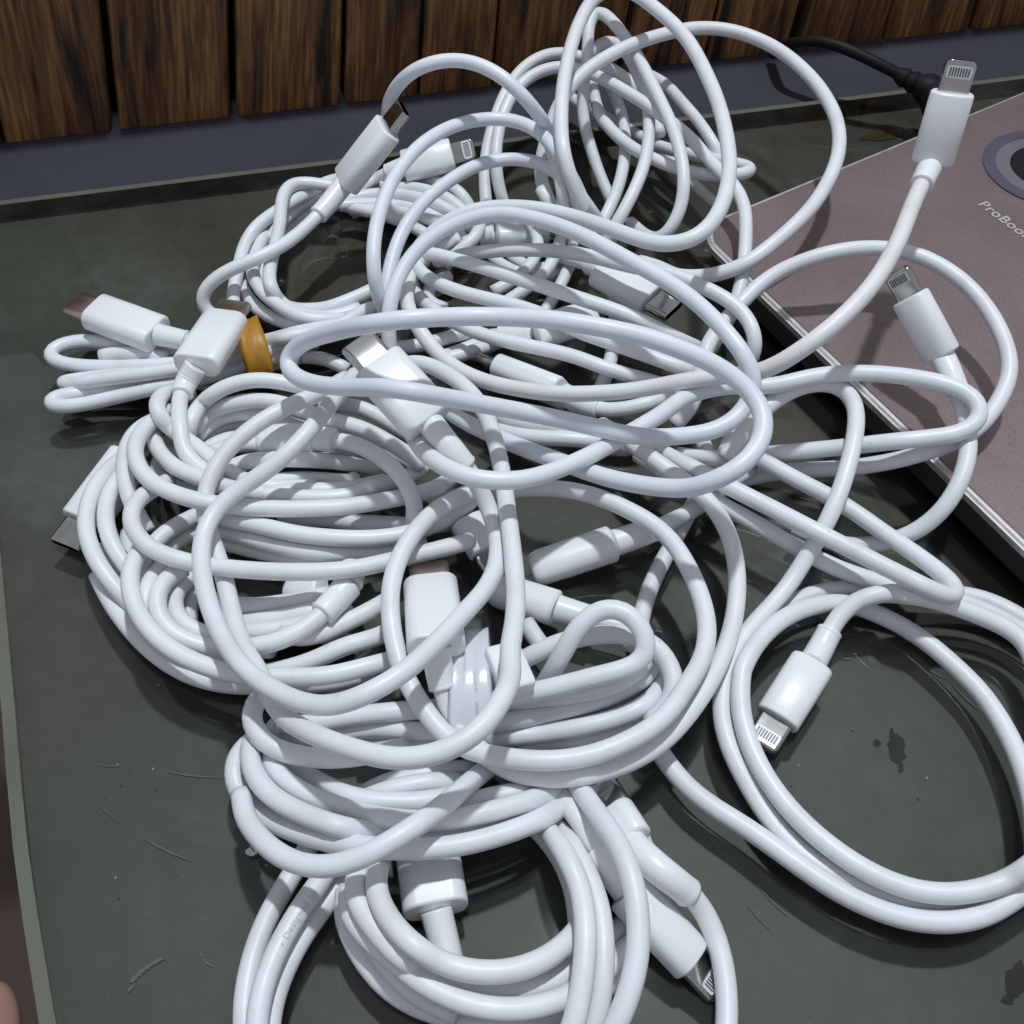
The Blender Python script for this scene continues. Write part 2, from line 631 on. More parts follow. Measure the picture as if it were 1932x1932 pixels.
def disc(name, c, r, z, mat, parent, seg=48):
    vs = [c + Vector((r * math.cos(2 * math.pi * k / seg), r * math.sin(2 * math.pi * k / seg), z)) for k in range(seg)]
    return mesh_obj(name, vs, [tuple(range(seg))], mat, parent)


lc = atv('TR', 2075, 905, LID)
lc.z = 0
r_out = (atv('TR', 1722, 905, LID) - atv('TR', 2075, 905, LID)).length
ring('emblem_band', lc, r_out * 0.60, r_out * 0.81, LID + 0.0001, LID + 0.0003, M['logo_mid'], laptop)
emb = ring('emblem_ring', lc, r_out * 0.811, r_out, LID + 0.0001, LID + 0.0004, M['logo_ring'], laptop)
disc('emblem_disc', lc, r_out * 0.595, LID + 0.0003, M['black'], laptop)


def text_obj(name, body, origin, xdir, size, mat, parent, z, extrude=0.0001, nrm_up=Vector((0, 0, 1))):
    cu = bpy.data.curves.new(name, 'FONT')
    cu.body = body
    cu.size = size
    cu.extrude = extrude
    cu.space_character = 1.1
    cu.offset = size * 0.012
    tmp = bpy.data.objects.new(name + '_src', cu)
    COL.objects.link(tmp)
    bpy.context.view_layer.update()
    me = bpy.data.meshes.new_from_object(tmp.evaluated_get(bpy.context.evaluated_depsgraph_get()))
    bpy.data.objects.remove(tmp)
    me.materials.clear()
    me.materials.append(mat)
    o = bpy.data.objects.new(name, me)
    x = xdir.normalized()
    y = nrm_up.cross(x).normalized()
    mm = Matrix.Identity(4)
    for i in range(3):
        mm[i][0], mm[i][1], mm[i][2], mm[i][3] = x[i], y[i], nrm_up[i], (origin + nrm_up * z)[i]
    me.transform(mm)
    return link(o, parent)


t0, t1 = atv('TR', 1680, 1094, LID), atv('TR', 1800, 1182, LID)
text_obj('lettering', 'ProBook', t0, t1 - t0, 0.0047, M['letters'], laptop, 0.0001)


def inside_lap(x, y):
    """true where the closed lid lies underneath (x, y are arrays)"""
    v = np.stack([x - cor.x, y - cor.y])
    a = np.array([[e_left.x, e_back.x], [e_left.y, e_back.y]])
    k = np.linalg.solve(a, v)
    return (k[0] > -0.002) & (k[1] > -0.002) & (k[0] < 0.217) & (k[1] < 0.302)


# ------------------------------------------------------------------ cables
R = 0.00188
CORDS, PLUGS, CABLES = [], [], {}


def cable(key, label, cat='cable', mat='cord', r=R):
    e = empty('charging_cable')
    tag(e, label, cat, 'white charging cables in the tangled pile')
    CABLES[key] = dict(e=e, mat=mat, r=r)
    return key


def cord(key, spec, start=None, end=None, r=None, mat=None):
    """spec: 'VIEW x y h x y h VIEW x y h ...' with heights in millimetres; start / end: plugs it is fixed to"""
    tok = spec.split()
    pts, view, i = [], None, 0
    while i < len(tok):
        if tok[i].isalpha():
            view = tok[i]
            i += 1
            continue
        x, y, h = float(tok[i]), float(tok[i + 1]), float(tok[i + 2])
        i += 3
        pts.append(atv(view, x, y, h / 1000 if h > 0 else 0.0019))
    if start is not None:
        pts.insert(0, PLUGS[start]['rear'])
    if end is not None:
        pts.append(PLUGS[end]['rear'])
    CORDS.append(dict(key=key, pts=pts, start=start, end=end, r=r or CABLES[key]['r'], mat=mat))
    return len(CORDS) - 1


TYPES = {
    'c': dict(w=0.0108, t=0.0062, L=0.0195, mw=0.0083, mt=0.0025, mL=0.0066, sr=0.0027, sl=0.011, e=3.2),
    'l': dict(w=0.0092, t=0.0062, L=0.0150, mw=0.0067, mt=0.0017, mL=0.0067, sr=0.0027, sl=0.011, e=2.6),
    'b': dict(w=0.011, t=0.005, L=0.012, mw=0, mt=0, mL=0, sr=0.0027, sl=0, e=7),
    'n': dict(w=0.0088, t=0.0066, L=0.0170, mw=0, mt=0, mL=0, sr=0.0029, sl=0.010, e=2.2),
}


def plug(key, kind, rear, front, side=None, roll=0.0, L=None, w=None, t=None, sl=None, steel='steel', glare=False):
    T = dict(TYPES[kind])
    if L: T['L'] = L / 1000
    if w: T['w'] = w / 1000
    if t: T['t'] = t / 1000
    if sl is not None: T['sl'] = sl / 1000
    p0 = atv(rear[0], rear[1], rear[2], rear[3] / 1000)
    d = ray(*pix(front[0], front[1], front[2]))
    # the point on the sight line of the front end that is one housing length away
    b = d.dot(p0 - CAM)
    c = (p0 - CAM).length_squared - T['L'] ** 2
    disc_ = b * b - c
    side = side or 'far'
    s = b if disc_ < 0 else (b + math.sqrt(disc_) if side == 'far' else b - math.sqrt(disc_))
    p1 = CAM + d * s
    lo = max(T['t'] * 0.5, 0.001)
    if p1.z < lo and side == 'far':
        p1 = CAM + d * ((lo - CAM.z) / d.z)
    if glare:                                                # the flat side mirrors the lamp towards the viewer
        best = None
        for hh in np.arange(10, 60, 0.1):
            q1 = atv(front[0], front[1], front[2], hh / 1000)
            q1 = q1 + (q1 - p0).normalized() * 0.0034
            hv = ((CAM - q1).normalized() + (lamp.location - q1).normalized()).normalized()
            dd = abs((q1 - p0).normalized().dot(hv))
            if best is None or dd < best[0]:
                best = (dd, hh, hv)
        front = (*front[:3], best[1])
    if len(front) > 3:
        p1 = atv(front[0], front[1], front[2], front[3] / 1000)
        T['L'] = (p1 - p0).length
    ax = (p1 - p0).normalized()
    p1 = p0 + ax * T['L']
    up = Vector((0, 0, 1))
    nn = (up - ax * up.dot(ax))
    nn = nn.normalized() if nn.length > 0.1 else Vector((0, -1, 0))
    nn = Matrix.Rotation(math.radians(roll), 3, ax) @ nn
    if glare:
        nn = (best[2] - ax * best[2].dot(ax)).normalized()
    ww = nn.cross(ax).normalized()
    PLUGS.append(dict(key=key, kind=kind, T=T, rear=p0, front=p1, ax=ax, n=nn, w=ww, steel=steel))
    return len(PLUGS) - 1

# ---- flat bundle held by the rubber band
k = cable('bundle', 'white cable folded into a flat bundle tied with a yellow rubber band', r=0.00178)
p = plug(k, 'c', ('TL', 845, 1790, 10), ('TL', 505, 1665), 'far', sl=9, steel='steel_warm')
cord(k, 'TL 980 1818 10 1120 1850 10 1250 1845 8 ML 1440 60 8 1600 15 10 1800 -15 11 TM 180 1655 9 300 1640 4', p)
cord(k, 'ML 1450 75 6 1250 130 7 940 172 7 600 190 6 340 175 5 240 132 5 300 75 4.5 480 45 4 640 75 3 800 110 2.5 1100 120 3 1440 100 4 1700 60 3')
cord(k, 'ML 1450 105 7 1200 150 8 950 203 9 650 243 8 450 270 6 330 288 4 306 270 3 420 258 2 700 228 2 950 235 2 1200 200 3 1440 150 3')
cord(k, 'ML 1600 140 3 1450 140 5 1300 178 7 1200 222 8 940 282 8 700 332 6 450 390 4 300 408 3.5 240 388 3 270 348 2.5 370 335 2 600 310 2 900 240 2')
cord(k, 'ML 330 112 2.5 450 62 2 600 70 2 800 125 2')
cord(k, 'ML 540 132 3 650 110 4 760 125 4 900 140 3')
cord(k, 'ML 1250 90 7 1440 48 8 1560 12 10 1750 -25 11 1932 -50 9 TM 250 1630 4 320 1600 2')
cord(k, 'ML 1250 130 7 1440 95 8 1600 60 9 1800 15 9 TM 150 1745 5 300 1720 3')
cord(k, 'ML 1300 150 4 1440 135 5 1600 140 5 1680 132 6 1800 165 6 1860 205 4')

# ---- coil behind, with an upright connector
k = cable('upper_coil', 'white cable coiled behind the rubber-banded bundle, small toothed plug lying on it', r=0.00178)
p = plug(k, 'c', ('TM', 75, 975, 19), ('TM', 305, 680), 'near', sl=13)
cord(k, 'TL 1770 1075 17 1690 1165 15.5 1620 1230 15 1550 1290 15 1400 1372 15 1250 1432 14 1120 1510 11 1065 1590 8 1075 1650 5 1150 1700 3 1250 1760 2', p)
p = plug(k, 'l', ('TM', 385, 893, 9), ('TM', 668, 820), 'far', roll=35, w=9.6, sl=6)
cord(k, 'TM 300 920 8 180 990 6 60 1050 4 -60 1100 3', p)
cord(k, 'TL 1800 1000 7 1700 985 8 1620 972 8 1545 985 9 1508 1060 9 1500 1180 8 1475 1310 7 1440 1440 6 1440 1530 5 1520 1640 4 1640 1690 4 TM 0 1700 5 150 1650 4')
cord(k, 'TL 1880 945 6 1760 965 6 1650 1030 7 1480 1130 8 1350 1230 8 1295 1340 6 1275 1450 5 1245 1560 3 1255 1680 2')
cord(k, 'TL 1880 985 4 1700 1055 5 1560 1125 5 1430 1240 5 1375 1345 5 1345 1450 6 1390 1550 6 1500 1640 6 1640 1710 5 1850 1705 3')
cord(k, 'TL 1880 1030 2 1700 1110 2.5 1560 1200 3 1470 1330 3 1400 1480 2 1430 1570 2 1560 1655 3 1750 1650 5 TM 0 1642 7 130 1592 8 240 1540 8')
cord(k, 'TL 1250 1440 3 1290 1520 4 1340 1620 4 1430 1690 3.5 1550 1735 3 1700 1740 2.5')
cord(k, 'TM 20 1095 4 120 1055 5 250 1035 6 400 1045 8 560 1085 7 680 1160 5 760 1250 2.5')
cord(k, 'TM 40 1100 3 250 1090 4 420 1110 5 560 1160 5 700 1260 3')
cord(k, 'TM 80 1105 2 280 1152 2.5 420 1200 3 520 1265 2.5')
cord(k, 'TM 380 1000 3 480 965 5 620 990 8 700 1035 9 742 1100 7 770 1170 4')
cord(k, 'TM 795 1180 8 790 1260 8 720 1312 7 660 1360 5 600 1430 3')
cord(k, 'TM 690 1270 5 600 1325 5 500 1370 4 420 1450 2.5')
cord(k, 'TL 1880 1010 3 1640 1080 4 1510 1185 5 1430 1320 5 1385 1440 4 1400 1510 3 1480 1610 2.5 1610 1685 2.5')
cord(k, 'TM 100 1120 2 320 1128 3 470 1160 4 620 1210 4 730 1300 2.5')
cord(k, 'TM 260 1000 5 450 1005 8 580 1038 8 680 1095 6 745 1180 3')
cord(k, 'TM 630 1480 4 560 1500 5 500 1560 5 520 1640 4 620 1650 3')

# ---- three springy arches behind
k = cable('arches', 'white cable springing up in three nested arches over the toothed plug', mat='cord_cool', r=0.00178)
cord(k, 'TM 300 640 26 300 580 32 320 510 38 375 430 44 480 352 49 650 317 50 800 347 50 950 437 48 1080 577 43 1180 740 27 1255 900 22 1300 1030 15 1320 1130 9 1350 1230 5')
cord(k, 'TM 300 1700 12 245 1570 20 224 1440 26 228 1280 29 268 1100 31 352 920 33 500 757 34 700 657 33 920 634 31 1080 682 31 1200 805 30 1290 950 27 1340 1060 21 1385 1160 12 1420 1250 6')
cord(k, 'TM 280 1790 8 285 1620 15 312 1430 19 372 1250 22 472 1100 24 622 972 24 800 875 23 970 848 22 1120 874 23 1270 975 23 1370 1100 20 1430 1190 12 1500 1300 5')

# ---- long sweeping loop on top of everything
k = cable('sweep', 'thick looking white cable sweeping in one wide loop across the top of the pile', mat='cord_cool')
cord(k, 'MM 560 390 9 660 450 11 740 500 13 830 540 14 950 594 17 1100 652 20 1270 712 22 1400 762 24 1600 812 28 1800 840 32 1932 842 34 '
        'MR 200 825 37 380 755 40 490 655 41 552 520 42 530 400 43 420 272 45 250 160 48 50 80 50 TM 1700 1805 51 1500 1762 52 1200 1712 52 800 1692 50 '
        '400 1707 53 150 1742 50 ML 1800 0 45 1650 45 38 1550 105 33 1515 170 31 1560 235 31 1700 285 34 1900 300 38 MM 300 300 43 450 325 44 600 352 40 900 407 33 '
        '1200 464 28 1500 534 27 1620 562 26 1780 570 25 MR 50 562 24 200 552 24 330 515 25 430 430 26 485 340 28 500 270 31 480 205 33 440 130 35 '
        'TR 385 1830 36 300 1732 37 150 1592 37 TM 1800 1507 37 1600 1397 37 1350 1262 36 1100 1172 34 880 1140 32 680 1190 29 510 1285 26 400 1405 23 330 1550 20 302 1700 16 310 1850 10 330 1990 4')

# ---- cable of the upright toothed plug
k = cable('upright', 'yellowed white cable ending in a small toothed plug that stands up over the laptop', mat='cord_aged')
p = plug(k, 'l', ('TR', 1440, 868, 50), ('TR', 1552, 492), 'near', w=9.4, L=15.5, sl=9)
cord(k, 'TR 1385 985 49 1335 1095 48 1255 1300 47 1110 1540 45 900 1752 42 TR 780 1842 40 MR 650 160 36 560 205 33 470 230 30 380 236 27 200 250 24 0 288 21 '
        'MM 1650 312 19 1350 335 17 1150 330 15 980 305 13 800 262 12 650 190 12 540 90 13 460 -20 15 TM 430 1700 17 400 1620 18 405 1530 17 440 1430 15 560 1330 10', p)

# ---- loop that reaches over the laptop edge
k = cable('reach', 'white cable curving under the pile and out in a long bight across the laptop edge')
cord(k, 'MM 440 560 18 480 630 21 600 725 25 750 785 27 900 803 28 1050 793 28 1200 745 28 1400 655 28 1600 540 27 1800 420 25 MR 100 355 24 250 310 23 420 285 23 '
        '560 302 23 700 265 24 850 232 24 1000 222 24 1150 225 24 1300 240 25 1450 265 26 1580 300 26 1680 355 26 1725 425 25 1690 505 23 1580 550 21.5 1400 572 21 1200 592 20 '
        '1000 615 16 800 635 12 600 652 9 400 672 7 240 682 5 80 660 3')
k = cable('right_loop', 'white cable arching in a broad loop over the laptop with a small plug inside it')
cord(k, 'MR 60 500 8 140 430 10 185 340 12 195 230 14 230 90 17 290 -10 18 TR 420 1620 20 500 1535 22 600 1462 24 700 1415 26 820 1370 28 950 1340 29 1080 1325 29 1200 1328 29 1330 1350 29 1450 1400 29 1570 1475 29 1660 1555 28 1750 1670 27 '
        '1820 1800 26 1858 1930 25 MR 1862 230 24 1835 300 23 1770 420 22 1680 525 21 1570 590 20 1400 650 19.5 1250 690 16 1050 725 12 850 738 9 650 748 7 450 785 5 250 830 3')
p = plug(k, 'l', ('MR', 1492, 130, 27), ('TR', 1310, 1565), 'far', roll=-78, sl=11, w=8.6)
cord(k, 'MR 1545 240 26 1600 390 24 1630 500 23 1640 600 22 1610 760 21 1530 920 18 1420 1030 13 1300 1100 9 1150 1140 6 1000 1150 4 850 1120 2.5 700 1050 2', p)

# ---- tall loop at the back
k = cable('tall', 'white cable rising in the tallest upright loop in front of the wood panelling')
cord(k, 'TM 1350 1130 16 1290 980 25 1240 820 32 1228 640 36 1237 480 39 1260 340 41 1290 220 43 1340 90 45 1410 -20 47 1500 -70 48 1600 -50 48 1700 20 48 1800 100 47 TR 130 210 46 230 390 45 300 560 44 345 750 43 358 900 42 335 1050 41 '
        '275 1180 40 170 1280 39 20 1312 37 TM 1640 1277 35 1500 1225 33 1300 1160 30 1100 1115 28 950 1105 27 800 1115 26 660 1160 24 540 1240 21 450 1340 17 400 1450 12')
k = cable('wide', 'white cable making the large round loop that hangs over the laptop corner')
cord(k, 'TM 1240 1250 6 1190 1120 10 1130 1010 14 1112 920 17 1130 810 21 1165 700 24 1190 610 27 1250 500 31 1330 405 33 1420 335 34 1500 290 34 1600 240 34 1700 205 34 1850 165 34 TR 150 150 34 300 152 34 400 170 34 500 205 33 600 255 33 700 325 33 790 410 32 860 500 32 915 600 31 943 700 31 945 790 30 925 880 29 880 980 28 '
        '800 1105 27 720 1190 26 620 1280 24 450 1410 21 300 1468 18 150 1485 16 50 1475 15 TM 1780 1440 13 1650 1400 10')

# ---- tangle in the back
k = cable('back_a', 'white cable winding through the back of the tangle down past the laptop corner', r=0.00175)
cord(k, 'TM 925 1100 6 900 1020 9 880 900 14 885 750 18 925 590 22 1000 460 25 1100 385 27 1200 355 28 1300 362 28 1420 405 28 1550 475 28 1680 555 27 1800 640 26 TR 130 720 25 230 835 24 320 930 24 390 1000 24 435 1090 23 445 1250 22 432 1430 20 400 1600 17 340 1730 14 260 1860 11 MR 200 160 8 150 300 4')
cord(k, 'TM 840 1250 4 830 1100 7 818 950 11 835 780 16 880 620 20 950 460 24 1050 340 27 1150 290 28 1230 278 28 1330 302 27 1450 345 26 1550 395 24 1640 480 20 1720 600 16 1760 720 13')
k = cable('back_b', 'white cable hooked into a tight bend beside the laptop corner at the back', r=0.00175)
cord(k, 'TM 1370 380 18 1400 480 19 1425 590 19 1490 690 19 1600 785 19 1720 850 20 TR 100 910 20 230 938 20 340 942 20 440 930 20 485 910 19 470 890 18 400 878 17 300 858 15 150 825 12 0 790 10 TM 1650 730 8 1500 640 7 1380 590 6 1280 520 6')
cord(k, 'TM 1470 420 14 1520 520 15 1560 640 15 1572 790 15 1550 950 14 1500 1090 13 1450 1190 11 1400 1290 7')
k = cable('back_c', 'white cable with a shaded upright loop behind the tallest loop', r=0.00175)
cord(k, 'TM 1500 1080 3 1440 950 7 1390 800 12 1345 630 18 1345 480 24 1370 330 30 1372 180 36 1385 80 39 1420 48 40 1500 110 40 1590 225 38 1680 380 36 1760 540 33 1830 690 30 1870 830 27 1888 960 24 1880 1080 20 1840 1190 16 1770 1280 12 1680 1260 8 1600 1190 5')
cord(k, 'TM 1380 300 24 1410 240 27 1480 210 28 1560 255 28 1630 380 27 1690 540 25 1700 680 23 1685 840 20 1625 1010 17 1540 1170 13 1470 1290 7')
k = cable('back_d', 'white cable slanting down to the laptop corner behind the large round loop', r=0.00165)
cord(k, 'TM 1700 400 18 1790 450 20 TR 80 520 21 200 660 22 290 800 21 340 900 17 360 1010 10')
cord(k, 'TM 1650 770 5 1780 800 5 TR 70 880 4 150 970 3 230 1050 2 310 1110 2')
cord(k, 'TM 1240 1230 8 1215 1320 9 1160 1440 8 1050 1540 7 940 1610 5 800 1700 3')
cord(k, 'TM 1290 1280 8 1280 1400 9 1230 1520 8 1160 1640 5 1080 1760 3')
cord(k, 'TM 860 1380 2 990 1460 3 1130 1485 3 1260 1455 2')
cord(k, 'TM 1060 1180 4 1110 1290 5 1080 1400 5 980 1500 4 860 1560 3')
cord(k, 'TM 960 1370 3 1030 1420 4 1130 1440 4 1240 1425 3 1330 1380 2')
cord(k, 'TM 1120 1010 22 1165 1090 21 1190 1130 18')
cord(k, 'TM 1170 780 26 1210 900 26 1235 1020 24 1245 1130 18')
p = plug(k, 'l', ('TM', 878, 1252, 6), ('TM', 1152, 1250), 'far', w=8, L=15, sl=6)
cord(k, 'TM 820 1262 5 760 1275 4 700 1300 3', p)

# ---- hairpin across the middle
k = cable('hairpin', 'white cable bent in a sharp hairpin whose two arms slant across the middle', r=0.00178)
cord(k, 'TM 1960 1860 9 1900 1835 12 1800 1787 14 1600 1690 16 1300 1588 17 1100 1522 17 900 1460 17 700 1398 16 560 1362 15 480 1345 14 430 1365 14 440 1420 13 510 1485 13 620 1540 13 800 1592 13 950 1625 13 1150 1690 14 1300 1765 14 1500 1835 15 1700 1905 15 MM 1932 215 15 MR 200 220 12 280 230 9')
cord(k, 'TM 500 1400 4 430 1450 8 425 1520 9 470 1600 10 580 1680 10 720 1758 10 900 1818 10 1100 1860 10 1300 1905 11 MM 1500 210 11 1700 262 10 1850 310 8')
cord(k, 'TM 560 1400 7 700 1362 12 850 1343 14 1000 1336 16 1200 1342 18 1400 1372 20 1600 1425 22 1750 1450 23 TR 50 1465 23 170 1515 23 300 1575 22 420 1655 21 490 1770 20 502 1860 18 MR 480 150 14 400 260 8')
p = plug(k, 'c', ('TM', 1440, 1440, 13), ('TM', 1718, 1600, 12), w=11, sl=5)
cord(k, 'TM 1380 1420 11 1300 1390 9 1180 1360 7', p)
p = plug(k, 'c', ('MM', 1240, 335, 8), ('MM', 905, 205), 'far', roll=62, sl=10)
cord(k, 'MM 1330 385 8 1440 425 8 1550 420 9 1650 400 10 1770 355 10 1860 320 8', p)
cord(k, 'TM 1480 1480 3 1500 1560 3 1520 1640 3 1515 1760 4 1505 1880 5 MM 1495 140 5 1465 260 5 1400 370 5 1320 440 4 1200 500 3')
p = plug(k, 'n', ('TM', 1080, 1785, 11), ('TM', 1405, 1685), 'far', w=9.5, L=18)
cord(k, 'TM 980 1800 9 860 1790 5', p)
cord(k, 'TM 340 1860 3 480 1850 3 600 1810 4 740 1775 4')
cord(k, 'TM 560 1920 3 650 1890 3.5 740 1860 3 800 1830 2')
cord(k, 'MM 600 150 2 750 110 2.5 900 60 3 960 20 2.5')

# ---- bright plug and its big front loop
k = cable('bright', 'white cable from the plug with the glaring metal tip, hanging in a large front loop')
p = plug(k, 'c', ('MM', 530, 490, 31), ('MM', 243, 172), w=12, t=6.5, sl=13, glare=True, steel='steel_satin')
cord(k, 'MM 590 570 31 665 660 29 740 745 26 800 850 21 850 960 18 888 1080 17 893 1220 17 840 1360 19 720 1495 22 590 1635 25 450 1775 27 BM 300 112 28 150 185 28 '
        'BL 1770 240 26 1600 215 25 1450 140 23 1300 30 21 ML 1170 1600 18 1095 1380 17 1072 1200 16 1085 1080 16 1130 980 17 1220 885 18 1400 765 21 1550 645 23 1680 500 24 1770 385 22 1840 300 18 1900 230 12', p)

k = cable('drop', 'white cable dropping straight down past the upright plug then looping back up on the left', mat='cord_warm')
cord(k, 'MM 300 220 14 390 165 17 470 160 18 560 195 19 680 265 20 770 350 20 830 450 20 880 600 20 912 740 20 930 870 20 950 1020 20 972 1200 21 988 1400 23 978 1580 26 945 1750 29 BM 975 30 30 930 170 32 830 325 33 700 435 33 520 505 32 '
        '330 518 31 150 475 29 BL 1772 425 26 1650 370 23 1530 300 18 1440 180 14 1380 30 12 ML 1300 1700 11 1240 1500 11 1195 1300 11 1140 1130 12 1095 1000 13 1092 880 14 1150 720 16 1300 550 18 1500 420 19 1700 335 17 1850 250 11')

k = cable('ring', 'white cable forming the round ring in front with a dark plug seen inside it')
cord(k, 'MM 850 800 8 760 855 12 620 915 15 490 1015 17 375 1180 18 318 1340 18 312 1500 18 342 1700 17 385 1840 16 BM 470 210 15 600 390 14 700 460 14 850 495 15 1100 528 16 1350 508 16 1600 415 16 1800 280 15 BR 120 130 14 '
        'MR 210 1770 13 243 1600 13 200 1400 13 110 1210 13 0 1065 13 MM 1600 960 13 1400 875 13 1200 838 12 1000 845 10 850 870 6')

k = cable('under_ring', 'white cable leaving a blunt white plug downward and doubling the round front ring', mat='cord_warm')
p = plug(k, 'c', ('MM', 562, 1690, 21), ('MM', 530, 1352), 'far', sl=9, steel='steel_warm', w=11, L=20)
cord(k, 'BM 575 60 18 595 160 15 640 290 13 710 390 11 800 480 10 900 560 9 1030 605 9 1200 620 9 1400 595 9 1600 530 9 1773 425 9 BR 150 260 9 260 90 9 MR 350 1660 8 395 1450 8 395 1250 8 345 1060 8 260 920 9 160 830 10 MM 1800 740 12 1660 640 12 1550 560 10 1450 500 6', p)

# ---- left coil, upper turns
k = cable('left_coil', 'white cable wound in a dense oval coil under the plug with a brown reflection-tinted tip', mat='cord_warm', r=0.00185)
p = plug(k, 'c', ('ML', 1050, 185, 17), ('ML', 1212, -68), 'far', w=11.5, sl=9, steel='steel_warm')
cord(k, 'ML 1000 260 14 955 345 12 950 430 11 975 540 10 960 620 9 1050 720 8 1180 800 7', p)
cord(k, 'ML 1000 610 3 1000 540 5 1020 470 8 1080 375 13 1200 295 16 1350 255 17 1500 268 17 1700 320 15 1850 370 12')
cord(k, 'ML 1020 345 3 960 328 5 900 325 10 835 360 13 840 440 14 900 515 14 1040 605 14 1160 700 13 1280 790 11 1450 840 10 1700 830 9')
cord(k, 'ML 860 480 8 815 540 12 850 650 13 940 735 13 1060 785 13 1200 830 12 1350 865 12 1600 890 12 1900 880 12 MM 200 830 11 380 795 9 500 720 5')
cord(k, 'ML 900 420 8 820 480 12 745 545 15 712 650 16 760 765 16 880 850 16 1080 912 16 1300 942 15 1600 950 15 1900 935 15 MM 200 918 14 400 885 13 560 840 10 660 770 5')
cord(k, 'ML 880 460 5 790 485 8 700 560 10 660 700 11 675 840 11 720 960 10 790 1070 8')
cord(k, 'ML 900 800 9 810 850 14 730 900 17 690 980 18 700 1060 18 760 1135 17 880 1200 17 1050 1245 16 1300 1275 16 1600 1288 16 1900 1272 15 MM 300 1232 14 480 1190 13 640 1150 12 740 1120 8')
cord(k, 'ML 1060 760 5 980 680 5 920 620 5 830 720 6 860 800 7 960 850 7 1100 870 6')
cord(k, 'ML 1150 790 7 1250 710 8 1400 682 9 1600 685 9 1770 692 8 1932 720 7 MM 130 720 6 260 740 4')
cord(k, 'ML 1280 870 8 1400 815 10 1550 790 10 1750 795 9 1900 815 8 MM 120 790 6')
cord(k, 'ML 1150 1000 8 1320 1022 11 1450 1052 12 1600 1088 12 1800 1105 12 MM 100 1110 12 330 1100 11 520 1050 11 660 985 10 760 890 7')
cord(k, 'ML 1080 1040 6 1250 1080 8 1380 1118 9 1560 1165 9 1800 1195 8 MM 100 1182 7 300 1180 6 500 1130 5')
cord(k, 'ML 1500 1000 6 1650 1005 7 1800 1000 7 MM 100 1025 8 250 1025 8 420 1040 8 560 1045 7 680 1010 5')
cord(k, 'ML 1030 520 4 1120 430 8 1260 380 10 1420 365 11 1580 405 11 1800 490 11 MM 100 490 11 250 560 10 400 650 9 500 720 6')
cord(k, 'ML 1050 560 3 1130 490 5 1280 430 7 1400 440 7 1560 500 6 1800 560 6 MM 60 530 8 180 585 8 320 640 7 450 720 4')
cord(k, 'ML 1200 930 7 1400 872 9 1600 850 9 1800 852 9 MM 100 845 8 280 800 5')
cord(k, 'ML 1120 650 5 1300 600 6 1500 625 6 1700 645 5 1920 660 4')
cord(k, 'ML 1200 1130 4 1450 1190 6 1650 1222 6 1900 1232 5 MM 230 1205 4')
cord(k, 'ML 1060 590 2 1150 520 3 1280 490 3.5 1380 520 3 1500 560 3')
cord(k, 'MM -60 400 9 80 385 10 200 420 10 300 480 8 420 560 5')
cord(k, 'ML 1050 680 3 1120 610 3 1250 560 3 1400 570 2')
p = plug(k, 'n', ('ML', 1690, 575, 12), ('ML', 1390, 580), 'far', w=8, t=6, L=14, sl=5)
cord(k, 'ML 1780 578 13 1870 590 13 MM 190 630 14 320 715 14 415 835 14 462 940 12 445 1020 9 400 1100 5', p)

# ---- left coil, outer turns
k = cable('left_outer', 'white cable forming the outer left turns around the dense oval coil', mat='cord_warm')
p = plug(k, 'c', ('ML', 705, 668, 5), ('ML', 500, 944), 'far', sl=6)
cord(k, 'ML 725 600 4.5 790 530 4 860 480 3', p)
cord(k, 'ML 720 620 3 640 690 5 540 780 8 475 900 9 455 1050 9 490 1180 9 560 1300 8 650 1410 6 760 1500 4')
cord(k, 'ML 680 740 4 620 800 6 572 900 7 562 1020 8 600 1150 8 680 1265 7 760 1360 5')
cord(k, 'ML 540 1160 2 600 1300 2.5 690 1420 2')
cord(k, 'ML 690 1080 4 670 1130 5 700 1220 5 760 1290 4')
cord(k, 'ML 800 1130 7 720 1200 10 688 1310 11 705 1440 11 765 1560 11 880 1680 11 1050 1775 11 1250 1835 11 1500 1850 11 1800 1840 11 MM 150 1800 11 320 1762 10 480 1700 6')
cord(k, 'ML 520 1300 2 560 1390 2 640 1520 3 720 1620 3 850 1745 3 1050 1855 3 1250 1895 3 1500 1890 3.5 1800 1880 3 MM 150 1840 3')
cord(k, 'ML 980 1270 6 880 1320 8 830 1420 9 850 1540 9 950 1640 9 1100 1690 9 1250 1710 8 1450 1700 8')
cord(k, 'ML 1060 1290 5 960 1350 8 915 1450 9 955 1555 9 1080 1625 8 1250 1640 6')
cord(k, 'ML 1080 1360 4 1010 1410 5 990 1500 5 1020 1580 3')
cord(k, 'ML 1150 940 5 1020 1000 7 900 1060 8 810 1140 8 745 1280 7 740 1400 6 800 1540 5 900 1640 4')
cord(k, 'ML 1180 1010 4 1040 1070 6 920 1140 6 820 1240 5 780 1360 4 790 1500 2.5')
cord(k, 'ML 1150 1440 5 1300 1478 6 1500 1455 7 1700 1420 6 1800 1400 4')
cord(k, 'ML 1180 1570 5 1310 1562 6 1500 1532 6 1700 1490 5')
cord(k, 'ML 1500 1620 5 1650 1650 6 1800 1580 7 1932 1520 8 MM 250 1470 8 330 1420 5')
cord(k, 'ML 1350 1840 5 1500 1815 7 1700 1755 8 1880 1660 9 MM 200 1660 9 330 1590 6')
cord(k, 'ML 900 1230 4 800 1330 5 770 1450 6 820 1580 6 940 1690 6 1150 1760 6 1400 1790 5')
cord(k, 'ML 1230 1620 4 1450 1600 5 1650 1570 5 1880 1490 4')
